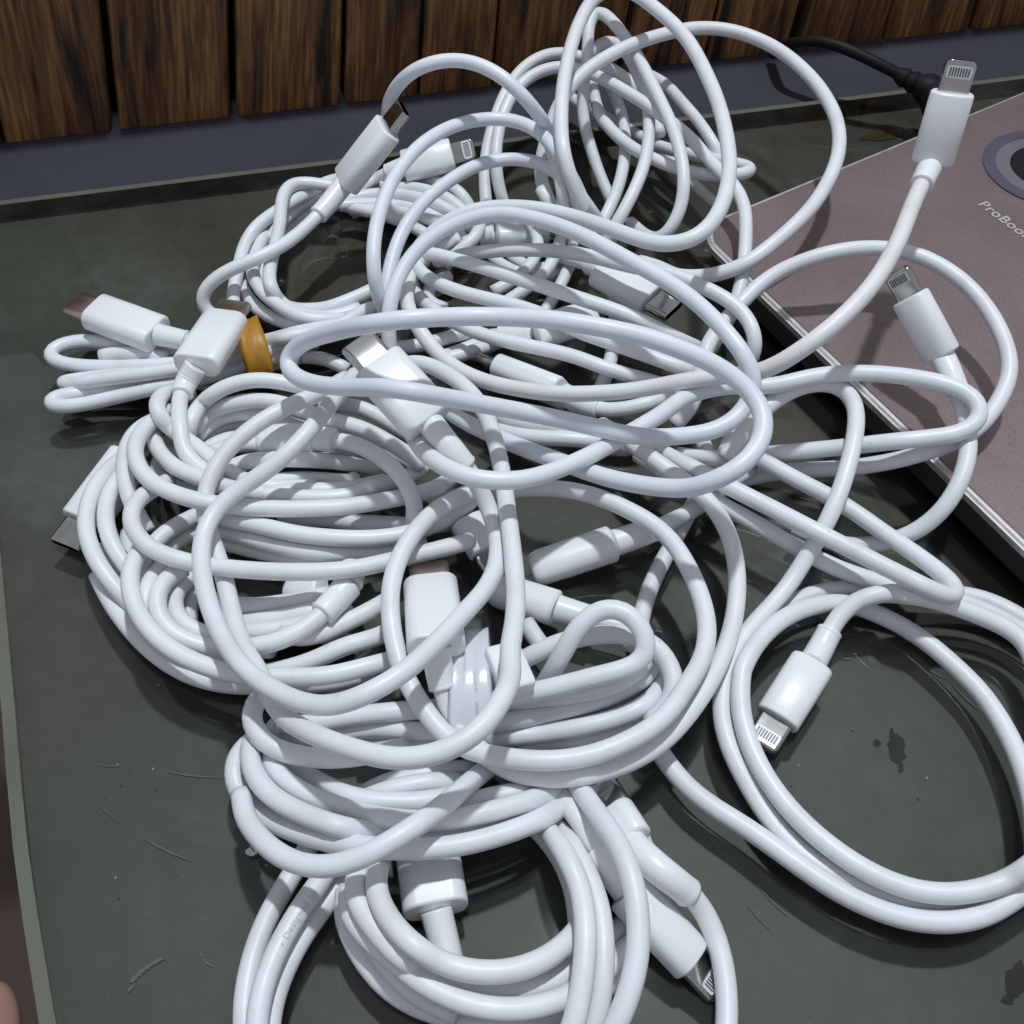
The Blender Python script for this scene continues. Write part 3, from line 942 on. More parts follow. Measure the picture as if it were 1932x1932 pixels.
cord(k, 'ML 1400 1560 3 1600 1600 3 1800 1640 3 1932 1690 3')
p = plug(k, 'n', ('ML', 1720, 1365, 6), ('ML', 1560, 1385), 'far', w=6.5, t=5, L=9, sl=0)
p = plug(k, 'n', ('ML', 1862, 1360, 12), ('ML', 1890, 1250), 'far', w=6, t=5, L=6, sl=8)
cord(k, 'ML 1830 1400 12 1770 1465 12 1690 1550 12 1550 1640 12 1400 1685 11 1280 1690 8', p)
p = plug(k, 'l', ('MM', 720, 1010, 9), ('MM', 830, 1175, 7), sl=0, w=8)
cord(k, 'MM 690 960 8 640 900 5', p)

# ---- loose ends in the middle
k = cable('middle_plug', 'white cable whose blunt round-ended plug lies on bare glass in the middle')
p = plug(k, 'n', ('MM', 1510, 1132, 6), ('MM', 1150, 1252), 'far', w=8.2, t=7.4, L=19, sl=10)
cord(k, 'MM 1610 1100 6 1720 1062 7 1850 1000 7 MR 150 965 7 260 890 7 360 800 6 470 740 4', p)
cord(k, 'MR 230 800 3 150 950 3 70 1100 3 0 1230 3 MM 1720 1330 3 1665 1490 3 1640 1650 3 1650 1800 2')
p = plug(k, 'n', ('MM', 1205, 1482, 4.5), ('MM', 960, 1405), 'far', w=8, t=6.5, L=15, sl=9)
cord(k, 'MM 1300 1512 4.5 1400 1540 4.5 1520 1570 5 1650 1600 4', p)
cord(k, 'MM 1040 1560 2.5 1090 1640 2.5 1150 1720 2.5')
cord(k, 'MR 400 500 5 350 600 6 325 690 6 280 760 4')
cord(k, 'MR 200 560 3 230 640 3.5 275 720 3 320 800 2')
cord(k, 'MM 830 420 8 900 450 9 1020 490 10 1150 500 11 1260 515 11 1400 540 9')
cord(k, 'MM 850 520 6 940 548 7 1080 570 8 1260 572 9 1440 590 9 1600 620 7')

# ---- long hairpin on the right and slanting strand
k = cable('right_hairpin', 'white cable with a long narrow hairpin pointing right over the flat round coil')
cord(k, 'MM 1600 540 9 1720 620 10 MR 80 690 12 250 775 12 400 855 12 600 955 11 800 1060 11 1000 1162 10 1250 1292 9 1450 1390 8.5 1550 1440 8 1590 1430 7.5 1585 1390 7 1530 1325 6 1350 1190 5 1200 1090 4 950 915 3 700 785 3 550 700 3 420 610 3')
cord(k, 'MM 1640 660 6 1760 740 7 MR 150 840 8 320 930 8.5 500 1030 8.5 700 1148 8 900 1255 7 1080 1320 6.5 1280 1375 5.5 1420 1420 5')
k = cable('right_drop', 'white cable dropping from the laptop edge straight into the flat round coil', mat='cord_warm')
cord(k, 'MR 330 680 9 400 580 11 500 460 14 620 350 17 740 290 19 870 270 20 970 295 20 1030 380 20 1038 480 20 1010 650 19 940 880 17 860 1060 14 800 1150 11 720 1290 7 600 1450 4.5 470 1580 3.5 390 1710 3 330 1880 3 '
        'BR 308 230 3 345 430 3 450 640 2.5 600 880 2 750 1035 2 1000 1180 2 1300 1285 2 1550 1297 2 1750 1255 2 1932 1180 2 2080 1080 2 2200 880 2 2180 600 2 2060 300 2 MR 1932 1640 3 1750 1545 3 1500 1450 4 1300 1405 4 1150 1405 4')

# ---- flat round coil at the right
k = cable('right_coil', 'white cable laid as a flat round coil on bare glass around its toothed plug', r=0.00192)
p = plug(k, 'l', ('MR', 800, 1775, 4), ('BR', 603, 315), 'far', w=9.0, t=5.6, L=15, sl=11)
cord(k, 'MR 850 1690 3.8 910 1565 3.6 960 1500 3.6 1040 1430 4 1150 1400 5 1300 1395 6 1450 1410 5 1620 1455 3 1800 1530 2 1932 1600 2 BR 2100 -20 2 2260 300 2 2320 620 2 2290 900 2 2180 1080 2 2000 1180 2 1932 1215 2 1850 1285 2 1700 1365 2 1500 1395 2 1250 1360 2 950 1232 2 700 1062 2 450 882 2 250 762 2 100 640 2 0 500 2 BM 1680 370 3 1600 300 3', p)
cord(k, 'BR 2000 1060 5 1932 1120 5 1750 1205 5 1500 1242 5 1250 1192 5 1000 1062 5 750 862 5 580 662 5 480 482 5 422 300 5 410 150 5 430 0 5 MR 420 1850 5 440 1760 5 490 1680 5 600 1560 5 750 1480 5 900 1447 5 1000 1450 4 1090 1490 2.5 1200 1532 2 1400 1650 2 1600 1825 2 BR 1700 150 2 1850 385 2 1940 600 2 2000 850 2 2000 1000 2')
cord(k, 'MR 400 1800 3 460 1670 3 540 1575 3 650 1480 3 760 1415 3 900 1382 3 1050 1370 3 1200 1385 3 1400 1400 2.5 1610 1405 2.5 1800 1460 2 1932 1540 2 2100 1640 2')

# ---- oval coil in front, tied with tape
k = cable('front_coil', 'white cable wrapped in a tight oval coil with clear tape around its strands', r=0.0019)
cord(k, 'BM 1060 240 2 1130 130 6 1200 20 14 MM 1290 1620 20 1380 1505 22 1480 1462 23 1580 1485 23 1660 1570 22 1708 1680 20 1685 1775 18 1590 1805 17 1450 1835 17 1330 1868 15 BM 1200 130 14 1080 158 13 960 178 12 850 195 8')
cord(k, 'MM 960 1790 8 1070 1735 11 1200 1665 13 1350 1632 14 1500 1612 14 1620 1625 14 1720 1655 13 1790 1730 12 1835 1830 11 1855 1910 11 BM 1850 150 10 1800 240 8 1700 330 5')
cord(k, 'BL 1500 330 8 1700 335 9 BM 0 300 9 200 275 10 400 255 11 700 235 12 1000 195 13 1200 178 13 1400 148 13 1530 115 12 1620 60 10 MM 1680 1760 8')
cord(k, 'BL 1450 340 5 1600 400 6 1750 410 6 BM 100 355 7 300 352 8 520 372 9 750 350 10 950 308 11 1150 270 11 1400 210 11 1600 135 10 1700 60 9 MM 1740 1760 7 1690 1690 5 1580 1660 3')
cord(k, 'BM 150 450 5 300 440 6 540 432 7 800 410 8 1100 382 8 1400 332 9 1650 252 9 1770 150 9 1795 70 8 MM 1795 1770 7 1740 1690 5 1640 1650 3')
cord(k, 'BM 900 340 5 1100 310 6 1400 260 6 1620 190 6 1720 100 6')
cord(k, 'BM 1000 440 4 1200 420 4.5 1450 380 4.5 1620 320 4.5 1750 230 4')
cord(k, 'ML 1420 1930 8 BL 1372 185 10 1326 275 11 1352 375 11 1450 460 11 1650 510 10 1830 515 9 BM 250 480 8 400 450 6')
cord(k, 'BL 1480 440 5 1420 500 7 1470 585 8 1600 690 9 1850 785 10 BM 250 828 11 450 850 11 650 838 11 850 798 11 1050 742 9 1200 690 6 1310 630 3 1390 570 2')
cord(k, 'BL 1400 360 6 1335 405 9 1325 520 10 1400 675 10 1550 780 10 1750 858 10 BM 50 885 10 200 908 10 400 912 10 600 890 9 800 850 8 1000 800 7 1200 730 6')
cord(k, 'BL 1360 410 4 1285 460 7 1240 570 9 1265 695 9 1400 820 9 1650 930 9 1900 978 9 BM 250 995 9 450 998 9 650 985 9 850 938 9 1100 850 9 1250 755 6 1330 670 3 1400 590 2')
cord(k, 'BL 1500 520 6 1580 580 7 1750 655 8 BM 0 690 9 200 738 10 400 750 10 560 735 10 700 700 8')
cord(k, 'BM 100 760 6 230 705 8 400 655 9 600 630 9 700 640 7')
cord(k, 'BM 120 740 4 200 680 5 350 620 6 560 585 6 760 565 5')
cord(k, 'BM 620 790 8 720 755 9 860 715 9 1000 692 9 1150 690 8 1250 660 6')
cord(k, 'BL 1330 520 2 1310 600 3 1340 700 3 1450 800 2')
cord(k, 'BM 900 510 2 800 592 4 710 665 9 600 765 15 450 872 19 250 1000 19 100 1072 18 BL 1770 1098 17 1600 1082 15 1450 1000 12 1350 895 9 1300 800 6 1290 700 3')
p = plug(k, 'b', ('MM', 1040, 1790, 17), ('MM', 860, 1835, 18), w=10, t=4.5)

# ---- round coil at the very front
k = cable('bottom_coil', 'white cable in the round coil in front with a square white plug in its middle', mat='cord_warm', r=0.0019)
p = plug(k, 'c', ('BM', 560, 1325, 4.5), ('BM', 520, 1050), 'far', w=11.5, L=17, sl=12)
cord(k, 'BM 590 1450 3.5 625 1580 2.5 650 1700 2', p)
cord(k, 'BM 260 1060 8 215 1150 9 245 1270 9 335 1420 9 480 1550 9 680 1645 9 900 1662 9 1080 1622 9 1240 1525 8 1320 1430 6 1400 1300 3 1400 1150 2')
cord(k, 'BM 150 1090 7 100 1180 8 140 1300 8 240 1440 8 400 1605 8 600 1722 7 850 1770 7 1100 1740 7 1310 1640 6 1450 1500 4 1580 1390 3 1635 1340 2')
cord(k, 'BM 100 1190 5 70 1290 6 130 1410 7 280 1545 7 450 1690 8 620 1790 8 800 1850 8 1000 1860 8 1200 1822 7 1320 1765 6 1450 1660 4 1570 1540 3 1640 1475 2')
cord(k, 'BM 80 1210 3 48 1300 4 85 1430 4 180 1610 4 330 1770 4 500 1855 4 720 1910 4 920 1930 4 1150 1900 3.5 1310 1830 3 1470 1740 2 1570 1620 2 1640 1560 2')
cord(k, 'BM 170 1400 5 230 1520 5 360 1700 5 520 1815 5 680 1880 5')
cord(k, 'BM 980 740 5 1130 860 7 1210 960 8 1290 1090 10 1345 1250 12 1365 1450 13 1352 1650 13 1320 1850 12 1290 1980 11 1200 2150 9 1050 2280 6')
cord(k, 'BM 1150 800 6 1240 905 8 1335 1060 10 1412 1220 11 1452 1400 12 1458 1600 12 1440 1800 11 1410 1950 10 1330 2130 8 1200 2280 5')
cord(k, 'BM 1010 800 2 1110 890 3 1210 1010 4 1285 1150 5 1320 1300 5 1330 1500 4 1320 1650 3')
p = plug(k, 'l', ('BM', 1580, 1215, 7), ('BM', 1852, 1508), 'far', roll=-18, w=8.6, L=16, sl=9)
cord(k, 'BM 1520 1150 8 1440 1030 9 1370 900 9 1300 800 8 1230 720 6', p)

k = cable('bottom_right', 'white cable curving out of the frame to the right of the small front plug')
p = plug(k, 'c', ('BM', 1600, 965, 9), ('BM', 1500, 800, 7), w=8.5, t=5.5, roll=-25, sl=17)
cord(k, 'BM 1650 1020 11 1740 1095 12 1840 1180 11 BR 130 1210 8 240 1350 4 310 1540 3 342 1720 2.5 345 1932 2 320 2150 2', p)
cord(k, 'BM 1300 640 4 1400 665 5 1540 760 5 1640 890 5 1690 1000 4 1700 1090 2.5')
k = cable('bottom_outer', 'white cable of loose strands beyond the round front coil, faint print on one strand', r=0.0019)
cord(k, 'BM 1260 590 3 1340 690 6 1440 830 13 1530 955 17 1600 1110 18 1640 1300 18 1648 1500 17 1618 1700 16 1560 1860 15 1500 1990 13 1380 2180 9 1200 2320 5')
cord(k, 'BL 1720 850 2 1640 1005 2.5 1570 1125 3 1480 1260 3 1400 1425 3 1340 1600 3 1305 1800 3 1300 1960 3 1330 2150 2')
cord(k, 'BL 1800 1040 4 1720 1160 5 1620 1290 6 1530 1440 6 1450 1600 6 1390 1780 6 1365 1960 5 1380 2150 4')
cord(k, 'BL 1900 1080 3 1830 1180 3 1720 1320 3.5 1620 1450 4 1540 1600 4 1470 1760 4 1430 1960 3.5 1440 2150 2.5')

# ------------------------------------------------------------------ let the cords settle against each other
STEP = 0.0016


def resample(pts):
    P = [np.array(p) for p in pts]
    P = [2 * P[0] - P[1]] + P + [2 * P[-1] - P[-2]]
    out = []
    for i in range(1, len(P) - 2):
        p0, p1, p2, p3 = P[i - 1], P[i], P[i + 1], P[i + 2]
        t = [0.0]
        for a, b in ((p0, p1), (p1, p2), (p2, p3)):
            t.append(t[-1] + max(np.linalg.norm(b - a), 1e-5) ** 0.5)
        for s in np.linspace(t[1], t[2], 24, endpoint=False):
            a1 = (t[1] - s) / (t[1] - t[0]) * p0 + (s - t[0]) / (t[1] - t[0]) * p1
            a2 = (t[2] - s) / (t[2] - t[1]) * p1 + (s - t[1]) / (t[2] - t[1]) * p2
            a3 = (t[3] - s) / (t[3] - t[2]) * p2 + (s - t[2]) / (t[3] - t[2]) * p3
            b1 = (t[2] - s) / (t[2] - t[0]) * a1 + (s - t[0]) / (t[2] - t[0]) * a2
            b2 = (t[3] - s) / (t[3] - t[1]) * a2 + (s - t[1]) / (t[3] - t[1]) * a3
            out.append((t[2] - s) / (t[2] - t[1]) * b1 + (s - t[1]) / (t[2] - t[1]) * b2)
    out.append(P[-2])
    out = np.array(out)
    seg = np.linalg.norm(np.diff(out, axis=0), axis=1)
    s = np.concatenate([[0], np.cumsum(seg)])
    m = max(int(s[-1] / STEP), 4)
    q = np.linspace(0, s[-1], m + 1)
    res = np.stack([np.interp(q, s, out[:, c]) for c in range(3)], 1)
    for _ in range(7):
        res[1:-1] = 0.25 * res[:-2] + 0.5 * res[1:-1] + 0.25 * res[2:]
    return res


cam_np = np.array(CAM)
allP, sid, inv, rad, spans = [], [], [], [], []
cnt = 0
for ci, c in enumerate(CORDS):
    q = resample(c['pts'])
    w = np.ones(len(q))
    if c['start'] is not None: w[:4] = 0
    if c['end'] is not None: w[-4:] = 0
    rc = np.full(len(q), c['r'])
    for which, sl_ in (('start', 1), ('end', -1)):
        if c[which] is not None:
            T = PLUGS[c[which]]['T']
            m_ = int(T['sl'] / STEP)
            if m_:
                rc[::sl_][:m_] = T['sr']
    allP.append(q); sid.append(np.full(len(q), ci)); inv.append(w); rad.append(rc)
    spans.append((cnt, cnt + len(q)))
    cnt += len(q)
NC = len(CORDS)
for pi, p in enumerate(PLUGS):
    T = p['T']
    ln = T['L'] + T['mL'] * 0.8
    q, rr = [], []
    for s in np.linspace(0.002, ln, 12):
        body = s < T['L']
        for o in (-1, 0, 1):
            half = (T['w'] - T['t']) / 2 if body else T['mw'] / 2 - 0.001
            q.append(np.array(p['rear'] + p['ax'] * s + p['w'] * (o * half)))
            rr.append(T['t'] / 2 if body else 0.0013)
    allP.append(np.array(q)); sid.append(np.full(len(q), NC + pi)); inv.append(np.zeros(len(q))); rad.append(np.array(rr))
P = np.concatenate(allP); sid = np.concatenate(sid); inv = np.concatenate(inv); rad = np.concatenate(rad)
D = P - cam_np
T0 = np.linalg.norm(D, axis=1)
U = D / T0[:, None]
own = {}
for ci, c in enumerate(CORDS):
    own[ci] = [NC + s for s in (c['start'], c['end']) if s is not None]
# neighbours seen from the middle of the pile: directions within about two cord widths
kd = kdtree.KDTree(len(P))
for i, u in enumerate(U):
    kd.insert(Vector(u), i)
kd.balance()
I, J = [], []
for i, u in enumerate(U):
    if sid[i] >= NC:
        continue
    for _, j, dd in kd.find_range(Vector(u), (rad[i] + 0.0035) / T0[i] * 1.15):
        if j <= i and sid[j] < NC:
            continue
        if sid[j] == sid[i] and abs(i - j) < 14:
            continue
        if sid[j] >= NC and sid[j] in own[sid[i]] and np.linalg.norm(P[i] - np.array(PLUGS[sid[j] - NC]['rear'])) < 0.010:
            continue
        I.append(i); J.append(j)
I, J = np.array(I), np.array(J)
# one order for each crossing
diff = T0[J] - T0[I]
grp = {}
for n_, (i, j) in enumerate(zip(I, J)):
    grp.setdefault((sid[i], sid[j]), []).append(n_)
SGN = np.zeros(len(I))
for key, lst in grp.items():
    lst = sorted(lst, key=lambda q: (I[q], J[q]))
    runs, cur = [], [lst[0]]
    for q in lst[1:]:
        if I[q] - I[cur[-1]] > 6:
            runs.append(cur); cur = [q]
        else:
            cur.append(q)
    runs.append(cur)
    for r_ in runs:
        r_ = np.array(r_)
        if len(np.unique(I[r_])) < 30:                       # a crossing: one lies over the other
            ang = np.linalg.norm(U[I[r_]] - U[J[r_]], axis=1)
            wgt = np.exp(-(ang / 0.008) ** 2)
            SGN[r_] = np.sign((diff[r_] * wgt).sum() + 1e-9)
        else:                                               # running side by side: locally
            ii = I[r_]
            for a in np.unique(ii):
                near = r_[np.abs(ii - a) <= 12]
                SGN[r_[ii == a]] = np.sign(diff[near].mean() + 1e-9)
t = T0.copy()
UM = U[I] + U[J]
UM /= np.linalg.norm(UM, axis=1)[:, None]
RS = rad[I] + rad[J]
wI, wJ = inv[I], inv[J]
ws = np.maximum(wI + wJ, 1e-6)
lap_mask = None
for it in range(260):
    Q = cam_np + U * t[:, None]
    dl = Q[J] - Q[I]
    al = (dl * UM).sum(1)
    lat2 = np.maximum((dl * dl).sum(1) - al * al, 0)
    need = np.sqrt(np.maximum(RS * RS * 0.97 - lat2, 0))
    cor_ = np.where(lat2 < RS * RS * 0.97, np.maximum(need - SGN * al, 0), 0)
    cor_ = np.minimum(cor_, 0.0016)
    up_ = np.zeros(len(t)); dn = np.zeros(len(t))
    fI = cor_ * wI / ws * SGN
    fJ = cor_ * wJ / ws * SGN
    for arr, idx, f in ((None, I, -fI), (None, J, fJ)):
        np.maximum.at(dn, idx, f)
        np.minimum.at(up_, idx, f)
    mv = (up_ + dn) * 0.8
    t = t + mv * (inv > 0)
    Q = cam_np + U * t[:, None]
    lp = inside_lap(Q[:, 0], Q[:, 1])
    fz = np.where(lp, LID, 0.0) + rad
    tm = (CAM.z - fz) / (-U[:, 2])
    t = np.where((inv > 0) & (t > tm), np.maximum(tm, t - 0.002), t)
    if it < 235:
        off = t - T0
        for a, b in spans:
            o = off[a:b]
            for _ in range(3):
                o[1:-1] = 0.25 * o[:-2] + 0.5 * o[1:-1] + 0.25 * o[2:]
            o[0], o[-1] = (o[0] if inv[a] == 0 else o[1]), (o[-1] if inv[b - 1] == 0 else o[-2])
            off[a:b] = o
        t = np.where(inv > 0, T0 + off, t)
Q = cam_np + U * t[:, None]
dl = Q[J] - Q[I]
pen = np.maximum(RS - np.linalg.norm(dl, axis=1), 0)
print('settled cords:', NC, 'samples', len(P), 'deep overlaps', int((pen > 0.0012).sum()), 'of', len(I), 'top', round(float(Q[:, 2].max()), 4))


# ------------------------------------------------------------------ build cords and plugs
def tube(name, pts, r, mat, parent, sides=16, r_fn=None, caps=True):
    pts = [Vector(p) for p in pts]
    n = len(pts)
    tg = []
    for i in range(n):
        a, b = pts[max(i - 1, 0)], pts[min(i + 1, n - 1)]
        tg.append((b - a).normalized())
    ref = Vector((0, 0, 1)) if abs(tg[0].z) < 0.9 else Vector((1, 0, 0))
    u = (ref - tg[0] * ref.dot(tg[0])).normalized()
    vs, fs = [], []
    rows = []
    if caps:
        for k, f in ((0.35, 0.94), (0.75, 0.66)):
            pass
    for i in range(n):
        u = (u - tg[i] * u.dot(tg[i])).normalized()
        v = tg[i].cross(u)
        rr = r_fn(i / (n - 1)) if r_fn else r
        for s in range(sides):
            a = 2 * math.pi * s / sides
            vs.append(pts[i] + (u * math.cos(a) + v * math.sin(a)) * rr)
    for i in range(n - 1):
        for s in range(sides):
            a, b = i * sides + s, i * sides + (s + 1) % sides
            fs.append((a, b, b + sides, a + sides))
    if caps:
        fs.append(tuple(reversed(range(sides))))
        fs.append(tuple(range((n - 1) * sides, n * sides)))
    o = mesh_obj(name, vs, fs, mat, parent, smooth=True)
    return o


def round_rect(w, t, r):
    r = max(min(r, w / 2 * 0.98, t / 2 * 0.98), 1e-5)
    out = []
    for cx, cy, a0 in ((1, 1, 0), (-1, 1, 90), (-1, -1, 180), (1, -1, 270)):
        x, y = cx * (w / 2 - r), cy * (t / 2 - r)
        pts_ = []
        for k_ in range(5):
            a = math.radians(a0 + 22.5 * k_)
            pts_.append((x + r * math.cos(a), y + r * math.sin(a)))
        d = (w / 2 - r) * 0.06 if cx * cy > 0 else (t / 2 - r) * 0.06
        d2 = (t / 2 - r) * 0.06 if cx * cy > 0 else (w / 2 - r) * 0.06
        t0_, t1_ = math.radians(a0), math.radians(a0 + 90)
        first = (pts_[0][0] + math.sin(t0_) * d2, pts_[0][1] - math.cos(t0_) * d2)
        last = (pts_[4][0] - math.sin(t1_) * d, pts_[4][1] + math.cos(t1_) * d)
        out += [first] + pts_ + [last]
    return out


def super_ring(w, t, e, seg=28):
    if e < 0:
        return round_rect(w, t, -e)
    out = []
    for k in range(seg):
        a = 2 * math.pi * k / seg
        c, s = math.cos(a), math.sin(a)
        out.append((w / 2 * math.copysign(abs(c) ** (2 / e), c), t / 2 * math.copysign(abs(s) ** (2 / e), s)))
    return out


def loft(name, prof, frame, mat, parent, seg=28, cap=(True, True)):
    """prof: list of (along, width, thickness, exponent); frame: (origin, axis, widthdir, normal)"""
    o, ax, wd_, nn = frame
    vs, fs = [], []
    for s, w, tk, e in prof:
        for x, y in super_ring(w, tk, e, seg):
            vs.append(o + ax * s + wd_ * x + nn * y)
    m = len(prof)
    for i in range(m - 1):
        for k in range(seg):
            a, b = i * seg + k, i * seg + (k + 1) % seg
            fs.append((a, b, b + seg, a + seg))
    if cap[0]: fs.append(tuple(reversed(range(seg))))
    if cap[1]: fs.append(tuple(range((m - 1) * seg, m * seg)))
    ob = mesh_obj(name, vs, fs, mat, parent)
    md = ob.data
    bm = bmesh.new()
    bm.from_mesh(md)
    bmesh.ops.recalc_face_normals(bm, faces=bm.faces)
    for f in bm.faces:
        f.smooth = len(f.verts) == 4
    for e_ in bm.edges:
        if len(e_.link_faces) == 2 and e_.calc_face_angle(0) > math.radians(38):
            e_.smooth = False
    bm.to_mesh(md)
    bm.free()
    return ob


def build_plug(p):
    T = p['T']
    C_ = CABLES[p['key']]
    fr = (p['rear'], p['ax'], p['w'], p['n'])
    w, tk, L, e = T['w'], T['t'], T['L'], T['e']
    b = 0.0005
    prof = [(0, w - 2 * b, tk - 2 * b, e), (b * 0.35, w - b * 0.7, tk - b * 0.7, e), (b, w, tk, e), (L * 0.5, w, tk, e), (L - b, w * 0.99, tk * 0.99, e),
            (L - b * 0.35, w * 0.99 - b * 0.7, tk * 0.99 - b * 0.7, e), (L, w * 0.99 - 2 * b, tk * 0.99 - 2 * b, e)]
    if p['kind'] in 'cb':                                   # flat faces, round sides
        rc_ = tk * (0.40 if p['kind'] == 'c' else 0.16)
        prof = [(q[0], q[1], q[2], -rc_) for q in prof]
    if p['kind'] == 'n':
        prof = [(0, w - 2 * b, tk - 2 * b, e), (b, w, tk, e), (L * 0.6, w, tk, e), (L * 0.88, w * 0.97, tk * 0.97, e), (L * 0.96, w * 0.86, tk * 0.86, e),
                (L * 0.99, w * 0.7, tk * 0.7, e), (L, w * 0.5, tk * 0.5, e)]
    h = loft('plug_housing', prof, fr, M['plug'], C_['e'])
    if p['kind'] == 'c':
        mw, mt, mL = T['mw'], T['mt'], T['mL']
        sh = [(L - 0.001, mw, mt, -0.00115), (L + 0.0004, mw, mt, -0.00115), (L + mL - 0.0003, mw, mt, -0.00115), (L + mL, mw - 0.0004, mt - 0.0004, -0.00095),
              (L + mL, mw - 0.0010, mt - 0.0009, -0.0007), (L + mL - 0.004, mw - 0.0010, mt - 0.0009, -0.0007)]
        loft('metal_shell', sh, fr, M[p['steel']], h, cap=(False, False))
        loft('tongue', [(L + mL - 0.0045, mw - 0.0011, mt - 0.0010, 5), (L + mL - 0.0038, mw - 0.0011, mt - 0.0010, 5)], fr, M['hole'], h)
    elif p['kind'] == 'l':
        mw, mt, mL = T['mw'], T['mt'], T['mL']
        sh = [(L - 0.001, mw, mt, -0.0006), (L + mL - 0.0012, mw, mt, -0.0006), (L + mL - 0.0005, mw - 0.0006, mt, -0.0006), (L + mL - 0.0001, mw - 0.0016, mt - 0.0003, -0.0005), (L + mL, mw - 0.0022, mt - 0.0006, -0.0004)]
        loft('metal_tab', sh, fr, M[p['steel']], h)
        for sg in (1, -1):
            o = p['rear'] + p['ax'] * (L + mL - 0.0024) + p['n'] * (sg * mt / 2)
            a = 0.00005
            outl = super_ring(0.0054, 0.0026, 6, 24)
            vs = [o + p['w'] * x + p['ax'] * y + p['n'] * (sg * z) for z in (-a, a * 1.6) for x, y in outl]
            m = len(outl)
            fs = [tuple(range(m, 2 * m))] + [(k_, (k_ + 1) % m, (k_ + 1) % m + m, k_ + m) for k_ in range(m)]
            pl = mesh_obj('contact_plate', vs, fs, M['plate'], h)
            vs, fs = [], []
            for k_ in range(8):
                cx = (k_ - 3.5) * 0.00056
                base = len(vs)
                for x, y in ((-0.00015, -0.0009), (0.00015, -0.0009), (0.00015, 0.0009), (-0.00015, 0.0009)):
                    for z in (0.00007, 0.00015):
                        vs.append(o + p['w'] * (cx + x) + p['ax'] * y + p['n'] * (sg * z))
                fs += [tuple(base + q for q in qq) for qq in ((1, 3, 5, 7), (0, 1, 3, 2), (2, 3, 5, 4), (4, 5, 7, 6), (6, 7, 1, 0))]
            mesh_obj('contacts', vs, fs, M['contact'], h)
    return h


for p in PLUGS:
    p['obj'] = build_plug(p)
for ci, c in enumerate(CORDS):
    a, b = spans[ci]
    pts = Q[a:b]
    for _ in range(2):
        pts[1:-1] = 0.25 * pts[:-2] + 0.5 * pts[1:-1] + 0.25 * pts[2:]
    C_ = CABLES[c['key']]
    c['obj'] = tube('cord', pts, c['r'], M[c['mat'] or C_['mat']], C_['e'])
    for which in ('start', 'end'):
        pi = c[which]
        if pi is None:
            continue
        T = PLUGS[pi]['T']
        if T['sl'] <= 0:
            continue
        seq = pts if which == 'start' else pts[::-1]
        m = max(int(T['sl'] / STEP), 3)
        seq = np.array(seq[:m + 1])
        ln = np.concatenate([[0], np.cumsum(np.linalg.norm(np.diff(seq, axis=0), axis=1))])
        q = np.linspace(0, ln[-1], 24)
        seq = np.stack([np.interp(q, ln, seq[:, k_]) for k_ in range(3)], 1)
        sr = T['sr']
        tube('strain_relief', seq, sr, M['plug'], PLUGS[pi]['obj'], sides=20,
             r_fn=lambda s, sr=sr: sr * (1.04 - 0.10 * s) if s < 0.93 else sr * (1.0 if s < 0.985 else 0.9))

# ------------------------------------------------------------------ rubber band round the bundle
def hoop(name, c, axis, ra, rb, width, thick, mat, label, cat, roll=0.0, parent=None, seg=36, wav=0.0, up=Vector((0, 0, 1))):
    axis = axis.normalized()
    n_ = (up - axis * up.dot(axis)).normalized()
    s_ = axis.cross(n_)
    vs, fs = [], []
    cols = 7
    for i in range(seg):
        a = 2 * math.pi * i / seg
        for k_ in range(cols):
            f = k_ / (cols - 1) - 0.5
            wob = wav * math.sin(3 * a + 9 * f) + wav * 0.6 * math.sin(11 * a + 23 * f)
            bulge = thick * (0.55 + 0.45 * abs(math.sin(3.3 * math.pi * (f + 0.5))))
            off = (n_ * math.cos(a) * (rb + bulge + wob) + s_ * math.sin(a) * (ra + bulge + wob))
            vs.append(c + off + axis * (f * width * (1 + 0.12 * math.sin(2 * a))))
        for k_ in range(cols):
            f = 0.5 - k_ / (cols - 1)
            off = n_ * math.cos(a) * rb + s_ * math.sin(a) * ra
            vs.append(c + off + axis * (f * width * 0.96))
    m = 2 * cols
    for i in range(seg):
        for k_ in range(m):
            a, b = i * m + k_, i * m + (k_ + 1) % m
            c2, d2 = ((i + 1) % seg) * m + (k_ + 1) % m, ((i + 1) % seg) * m + k_
            fs.append((a, b, c2, d2))
    o = mesh_obj(name, vs, fs, mat, parent, smooth=True)
    if label:
        tag(o, label, cat)
    return o


bc = atv('ML', 1366, 112, 0.0072)
hoop('rubber_band', bc, atv('ML', 1450, 95, 0.0085) - atv('ML', 1290, 130, 0.0085), 0.0082, 0.0068, 0.0060, 0.0013, M['band'],
     'yellow rubber band wound round the white cable bundle', 'rubber band', wav=0.00035)
# clear tape round the front coil (part of that cable's wrapping)
for x_, y_, lab in ((715, 150, 'strip of milky clear tape on the front coil right beside the blunt plug lead'), (785, 140, 'strip of milky clear tape on the front coil touching the small white block')):
    tc_ = atv('BM', x_, y_, 0.009)
    hoop('clear_tape', tc_, Vector((1, 0.02 + 0.0005 * (x_ - 750), 0)), 0.0125, 0.0090, 0.0050, 0.0002, M['tape'],
         lab, 'tape', wav=0.00012)['group'] = 'tape strips on the front coil'

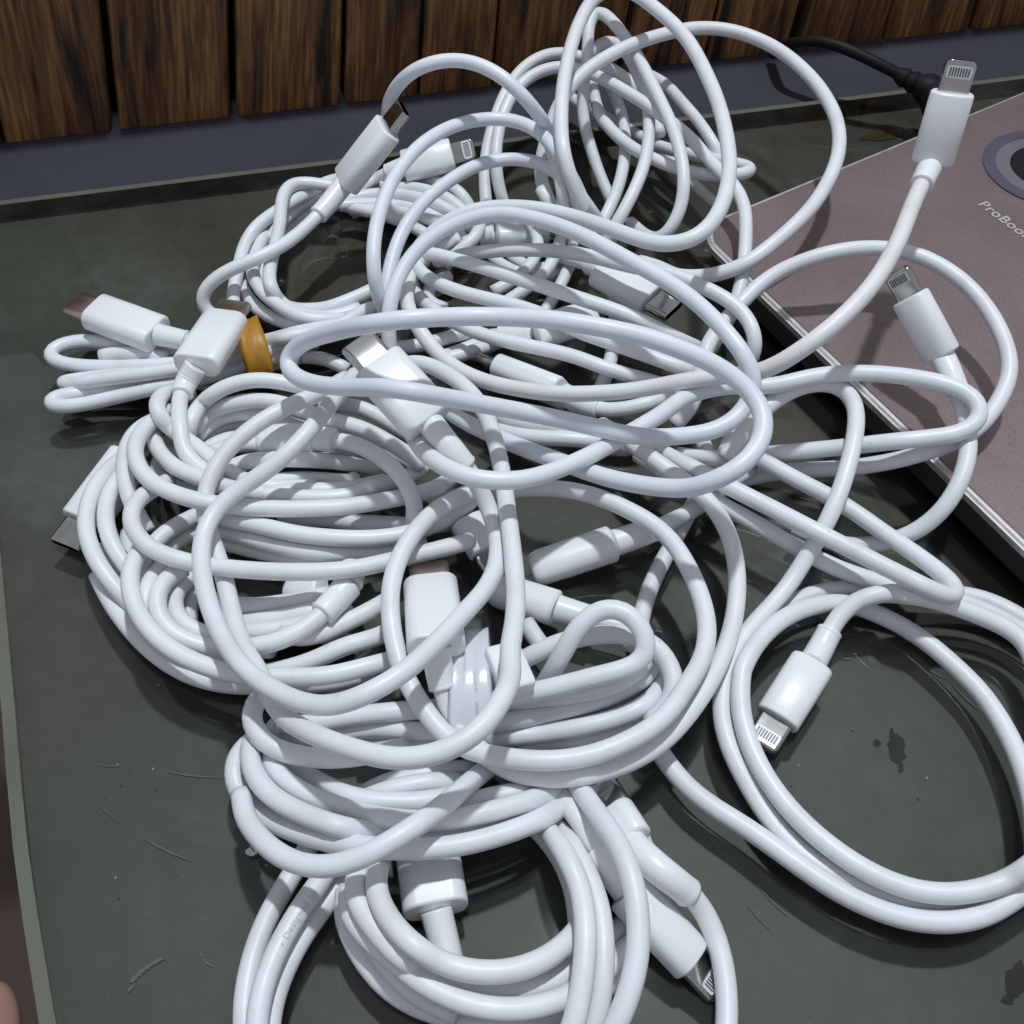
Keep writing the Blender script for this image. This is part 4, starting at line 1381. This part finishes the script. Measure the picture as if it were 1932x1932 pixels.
# printed words on one strand: each letter lies on the round of the cord
def print_on_cord(body, ci, view, x, y, size, side):
    a, b = spans[ci]
    pts_ = Q[a:b]
    target = np.array(atv(view, x, y, 0.006))
    i0 = int(np.argmin(np.linalg.norm(pts_ - target, axis=1)))
    seg = pts_[:i0 + 1][::-1] if side < 0 else pts_[i0:]
    d_ = np.concatenate([[0], np.cumsum(np.linalg.norm(np.diff(seg, axis=0), axis=1))])
    C_ = CABLES[CORDS[ci]['key']]
    cur = 0.0
    verts, faces = [], []
    for ch in body:
        cu = bpy.data.curves.new('glyph', 'FONT')
        cu.body = ch
        cu.size = size
        tmp = bpy.data.objects.new('glyph', cu)
        COL.objects.link(tmp)
        bpy.context.view_layer.update()
        me = bpy.data.meshes.new_from_object(tmp.evaluated_get(bpy.context.evaluated_depsgraph_get()))
        bpy.data.objects.remove(tmp)
        wch = size * 0.32 if ch == ' ' else (max((v.co.x for v in me.vertices), default=0) + size * 0.08)
        if ch != ' ':
            base = len(verts)
            for v in me.vertices:
                s_ = cur + v.co.x
                pc = Vector([np.interp(s_, d_, seg[:, k_]) for k_ in range(3)])
                pe = Vector([np.interp(s_ + 0.0015, d_, seg[:, k_]) for k_ in range(3)])
                tg = (pe - pc).normalized()
                upv = Vector((0.25, -0.45, 0.9))
                upv = (upv - tg * upv.dot(tg)).normalized()
                sd = upv.cross(tg)
                th = (v.co.y - size * 0.35) / CORDS[ci]['r']
                verts.append(pc + (upv * math.cos(th) + sd * math.sin(th)) * (CORDS[ci]['r'] + 0.00006))
            for f in me.polygons:
                faces.append(tuple(base + q for q in f.vertices))
        cur += wch
    mesh_obj('print', verts, faces, M['print'], CORDS[ci]['obj'])


print_on_cord('\u2022 Designed by', len(CORDS) - 2, 'BL', 1490, 1535, 0.0017, -1)

# ------------------------------------------------------------------ black charger lead plugged into the laptop
lead = empty('power_lead')
tag(lead, 'black power lead with thick plug behind the laptop', 'power lead')
pts = [atv('TR', x, y, h) for x, y, h in ((590, 285, 0.001), (630, 250, 0.007), (690, 232, 0.013), (800, 216, 0.016), (900, 232, 0.017), (1050, 292, 0.016), (1180, 355, 0.014), (1260, 398, 0.012), (1320, 425, 0.011))]
tube('cord', resample(pts), 0.0018, M['black'], lead)
g = [atv('TR', 1250, 395, 0.012), atv('TR', 1400, 470, 0.010), atv('TR', 1440, 590, 0.010)]
ax = (g[1] - g[0]).normalized()
up = Vector((0, 0, 1))
wv = ax.cross(up).normalized()
nv = wv.cross(ax)
loft('plug_body', [(0, 0.004, 0.004, 2), (0.003, 0.0065, 0.0062, 2), (0.004, 0.0055, 0.005, 2), (0.006, 0.0075, 0.007, 2), (0.007, 0.006, 0.006, 2), (0.010, 0.0095, 0.009, 2.4), (0.022, 0.0095, 0.009, 2.6), (0.024, 0.008, 0.007, 2.6)],
     (g[0], ax, wv, nv), M['black'], lead)
ax2 = (g[2] - g[1]).normalized()
wv2 = ax2.cross(up).normalized()
loft('plug_elbow', [(0, 0.0095, 0.009, 2.4), (0.016, 0.0095, 0.009, 2.6), (0.018, 0.008, 0.007, 2.6)], (g[1] + ax * 0.003, ax2, wv2, wv2.cross(ax2)), M['black'], lead)

# ------------------------------------------------------------------ marks on the glass
def fleck(name, outline_, z, mat, parent):
    return mesh_obj(name, [Vector((q.x, q.y, z)) for q in outline_], [tuple(range(len(outline_)))], mat, parent)


BLOT = 0


def blot(view, x, y, rx, ry, ang, mat, name='stain', z=-0.00585, jag=0.25, seg=22):
    out = []
    for k_ in range(seg):
        a = -2 * math.pi * k_ / seg
        f = 1 + random.uniform(-jag, jag)
        dx, dy = rx * f * math.cos(a), ry * f * math.sin(a)
        out.append(atv(view, x + dx * math.cos(ang) - dy * math.sin(ang), y + dx * math.sin(ang) + dy * math.cos(ang), z))
    global BLOT
    BLOT += 1
    fleck(name, out, z + BLOT * 0.000008, mat, table)


def scratch(view, p0, p1, wpx, name='scratch'):
    a, b = Vector(p0), Vector(p1)
    d = (b - a).normalized()
    n_ = Vector((-d.y, d.x))
    l_, r_ = [], []
    K_ = 9
    for k_ in range(K_):
        s = k_ / (K_ - 1)
        w = wpx * (0.25 + math.sin(math.pi * s)) * random.uniform(0.5, 1.0) / 2
        c = a.lerp(b, s) + n_ * math.sin(s * 3.0) * wpx * 1.2
        l_.append(atv(view, *(c + n_ * w), -0.0058))
        r_.append(atv(view, *(c - n_ * w), -0.0058))
    global BLOT
    BLOT += 1
    fleck(name, l_ + r_[::-1], -0.00585 + BLOT * 0.000008, M['scratch'], table)


blot('BR', 1255, 455, 42, 95, -0.2, M['stain'], jag=0.3)
blot('BR', 1275, 560, 14, 30, 0.1, M['stain'], jag=0.3)
blot('BR', 1150, 430, 22, 16, 0.1, M['stain'], jag=0.3)
blot('BR', 1890, 1700, 60, 110, 0.3, M['stain'], jag=0.2)
blot('BR', 1850, 1800, 35, 30, 0.0, M['stain'], jag=0.2)
blot('TR', 1180, 720, 110, 28, -0.12, M['yellow_stain'], jag=0.25)
for view, p0, p1, w in (('BR', (230, 910), (480, 1160), 9), ('BR', (480, 1160), (690, 1370), 8), ('BR', (430, 1270), (600, 1450), 6), ('BR', (1380, 0), (1530, 90), 7), ('BR', (1530, 95), (1720, 270), 8),
                        ('BR', (1720, 0), (1920, 140), 8), ('BR', (480, 990), (570, 1080), 5), ('BL', (880, 578), (1180, 610), 9), ('BL', (520, 540), (640, 550), 6), ('BL', (440, 690), (700, 890), 5),
                        ('BL', (760, 930), (1030, 1060), 10), ('BL', (1090, 1580), (1150, 1625), 10), ('BL', (1080, 280), (1220, 335), 6), ('MR', (640, 850), (800, 905), 7), ('MR', (940, 1740), (1020, 1745), 8),
                        ('MR', (1400, 1700), (1680, 1932), 6), ('MM', (1000, 1300), (1200, 1290), 5), ('MM', (1080, 1270), (1160, 1300), 4), ('MM', (1320, 1370), (1400, 1420), 5), ('BR', (1010, 340), (1030, 360), 8)):
    scratch(view, p0, p1, w)
for k_ in range(7):
    s = k_ / 6
    blot('BL', 705 + 150 * s ** 1.4, 1740 - 150 * s ** 0.7, 22, 12, -0.8 + 0.5 * s, M['scratch'], name='smear', jag=0.5)
for view, x, y in (('BL', 850, 125), ('BL', 620, 1152), ('BL', 820, 570), ('BL', 632, 548), ('BR', 725, 550), ('BR', 1410, 620), ('ML', 845, 1893), ('TR', 1630, 765)):
    if view == 'TR':
        continue
    blot(view, x, y, 7, 7, 0, M['scratch'], name='speck', jag=0.4, seg=8, z=0.0001)
# small glint of a bead near the coil
bm = bmesh.new()
q = atv('BL', 1350, 1008, 0.0009)
bmesh.ops.create_icosphere(bm, subdivisions=3, radius=0.0011, matrix=Matrix.Translation(q) @ Matrix.Diagonal((1.3, 1, 0.8, 1)))
bead = bm_obj('bead', bm, M['steel'], None, smooth=True)
tag(bead, 'tiny shiny bead on the glass beside the tight oval coil', 'bead')

# a bit of bare skin beyond the left edge of the table
bm = bmesh.new()
q = at(-26, 1945, -0.03)
bmesh.ops.create_uvsphere(bm, u_segments=32, v_segments=24, radius=1.0)
for v in bm.verts:
    f = 1.0 + 0.12 * math.sin(3 * v.co.y) + 0.05 * math.sin(7 * v.co.z)
    v.co = Vector((v.co.x * 0.0068 * f, v.co.y * 0.017, v.co.z * 0.0065 * f)) + q + Vector((0.0, -0.008, 0))
skin = plastic('skin', (0.34, 0.20, 0.16), (0.24, 0.12, 0.09), rough=0.45, scale=120, amount=0.6)
tip = bm_obj('fingertip', bm, skin, None, smooth=True)
tag(tip, 'pinkish fingertip of a person just past the glass table edge', 'fingertip')
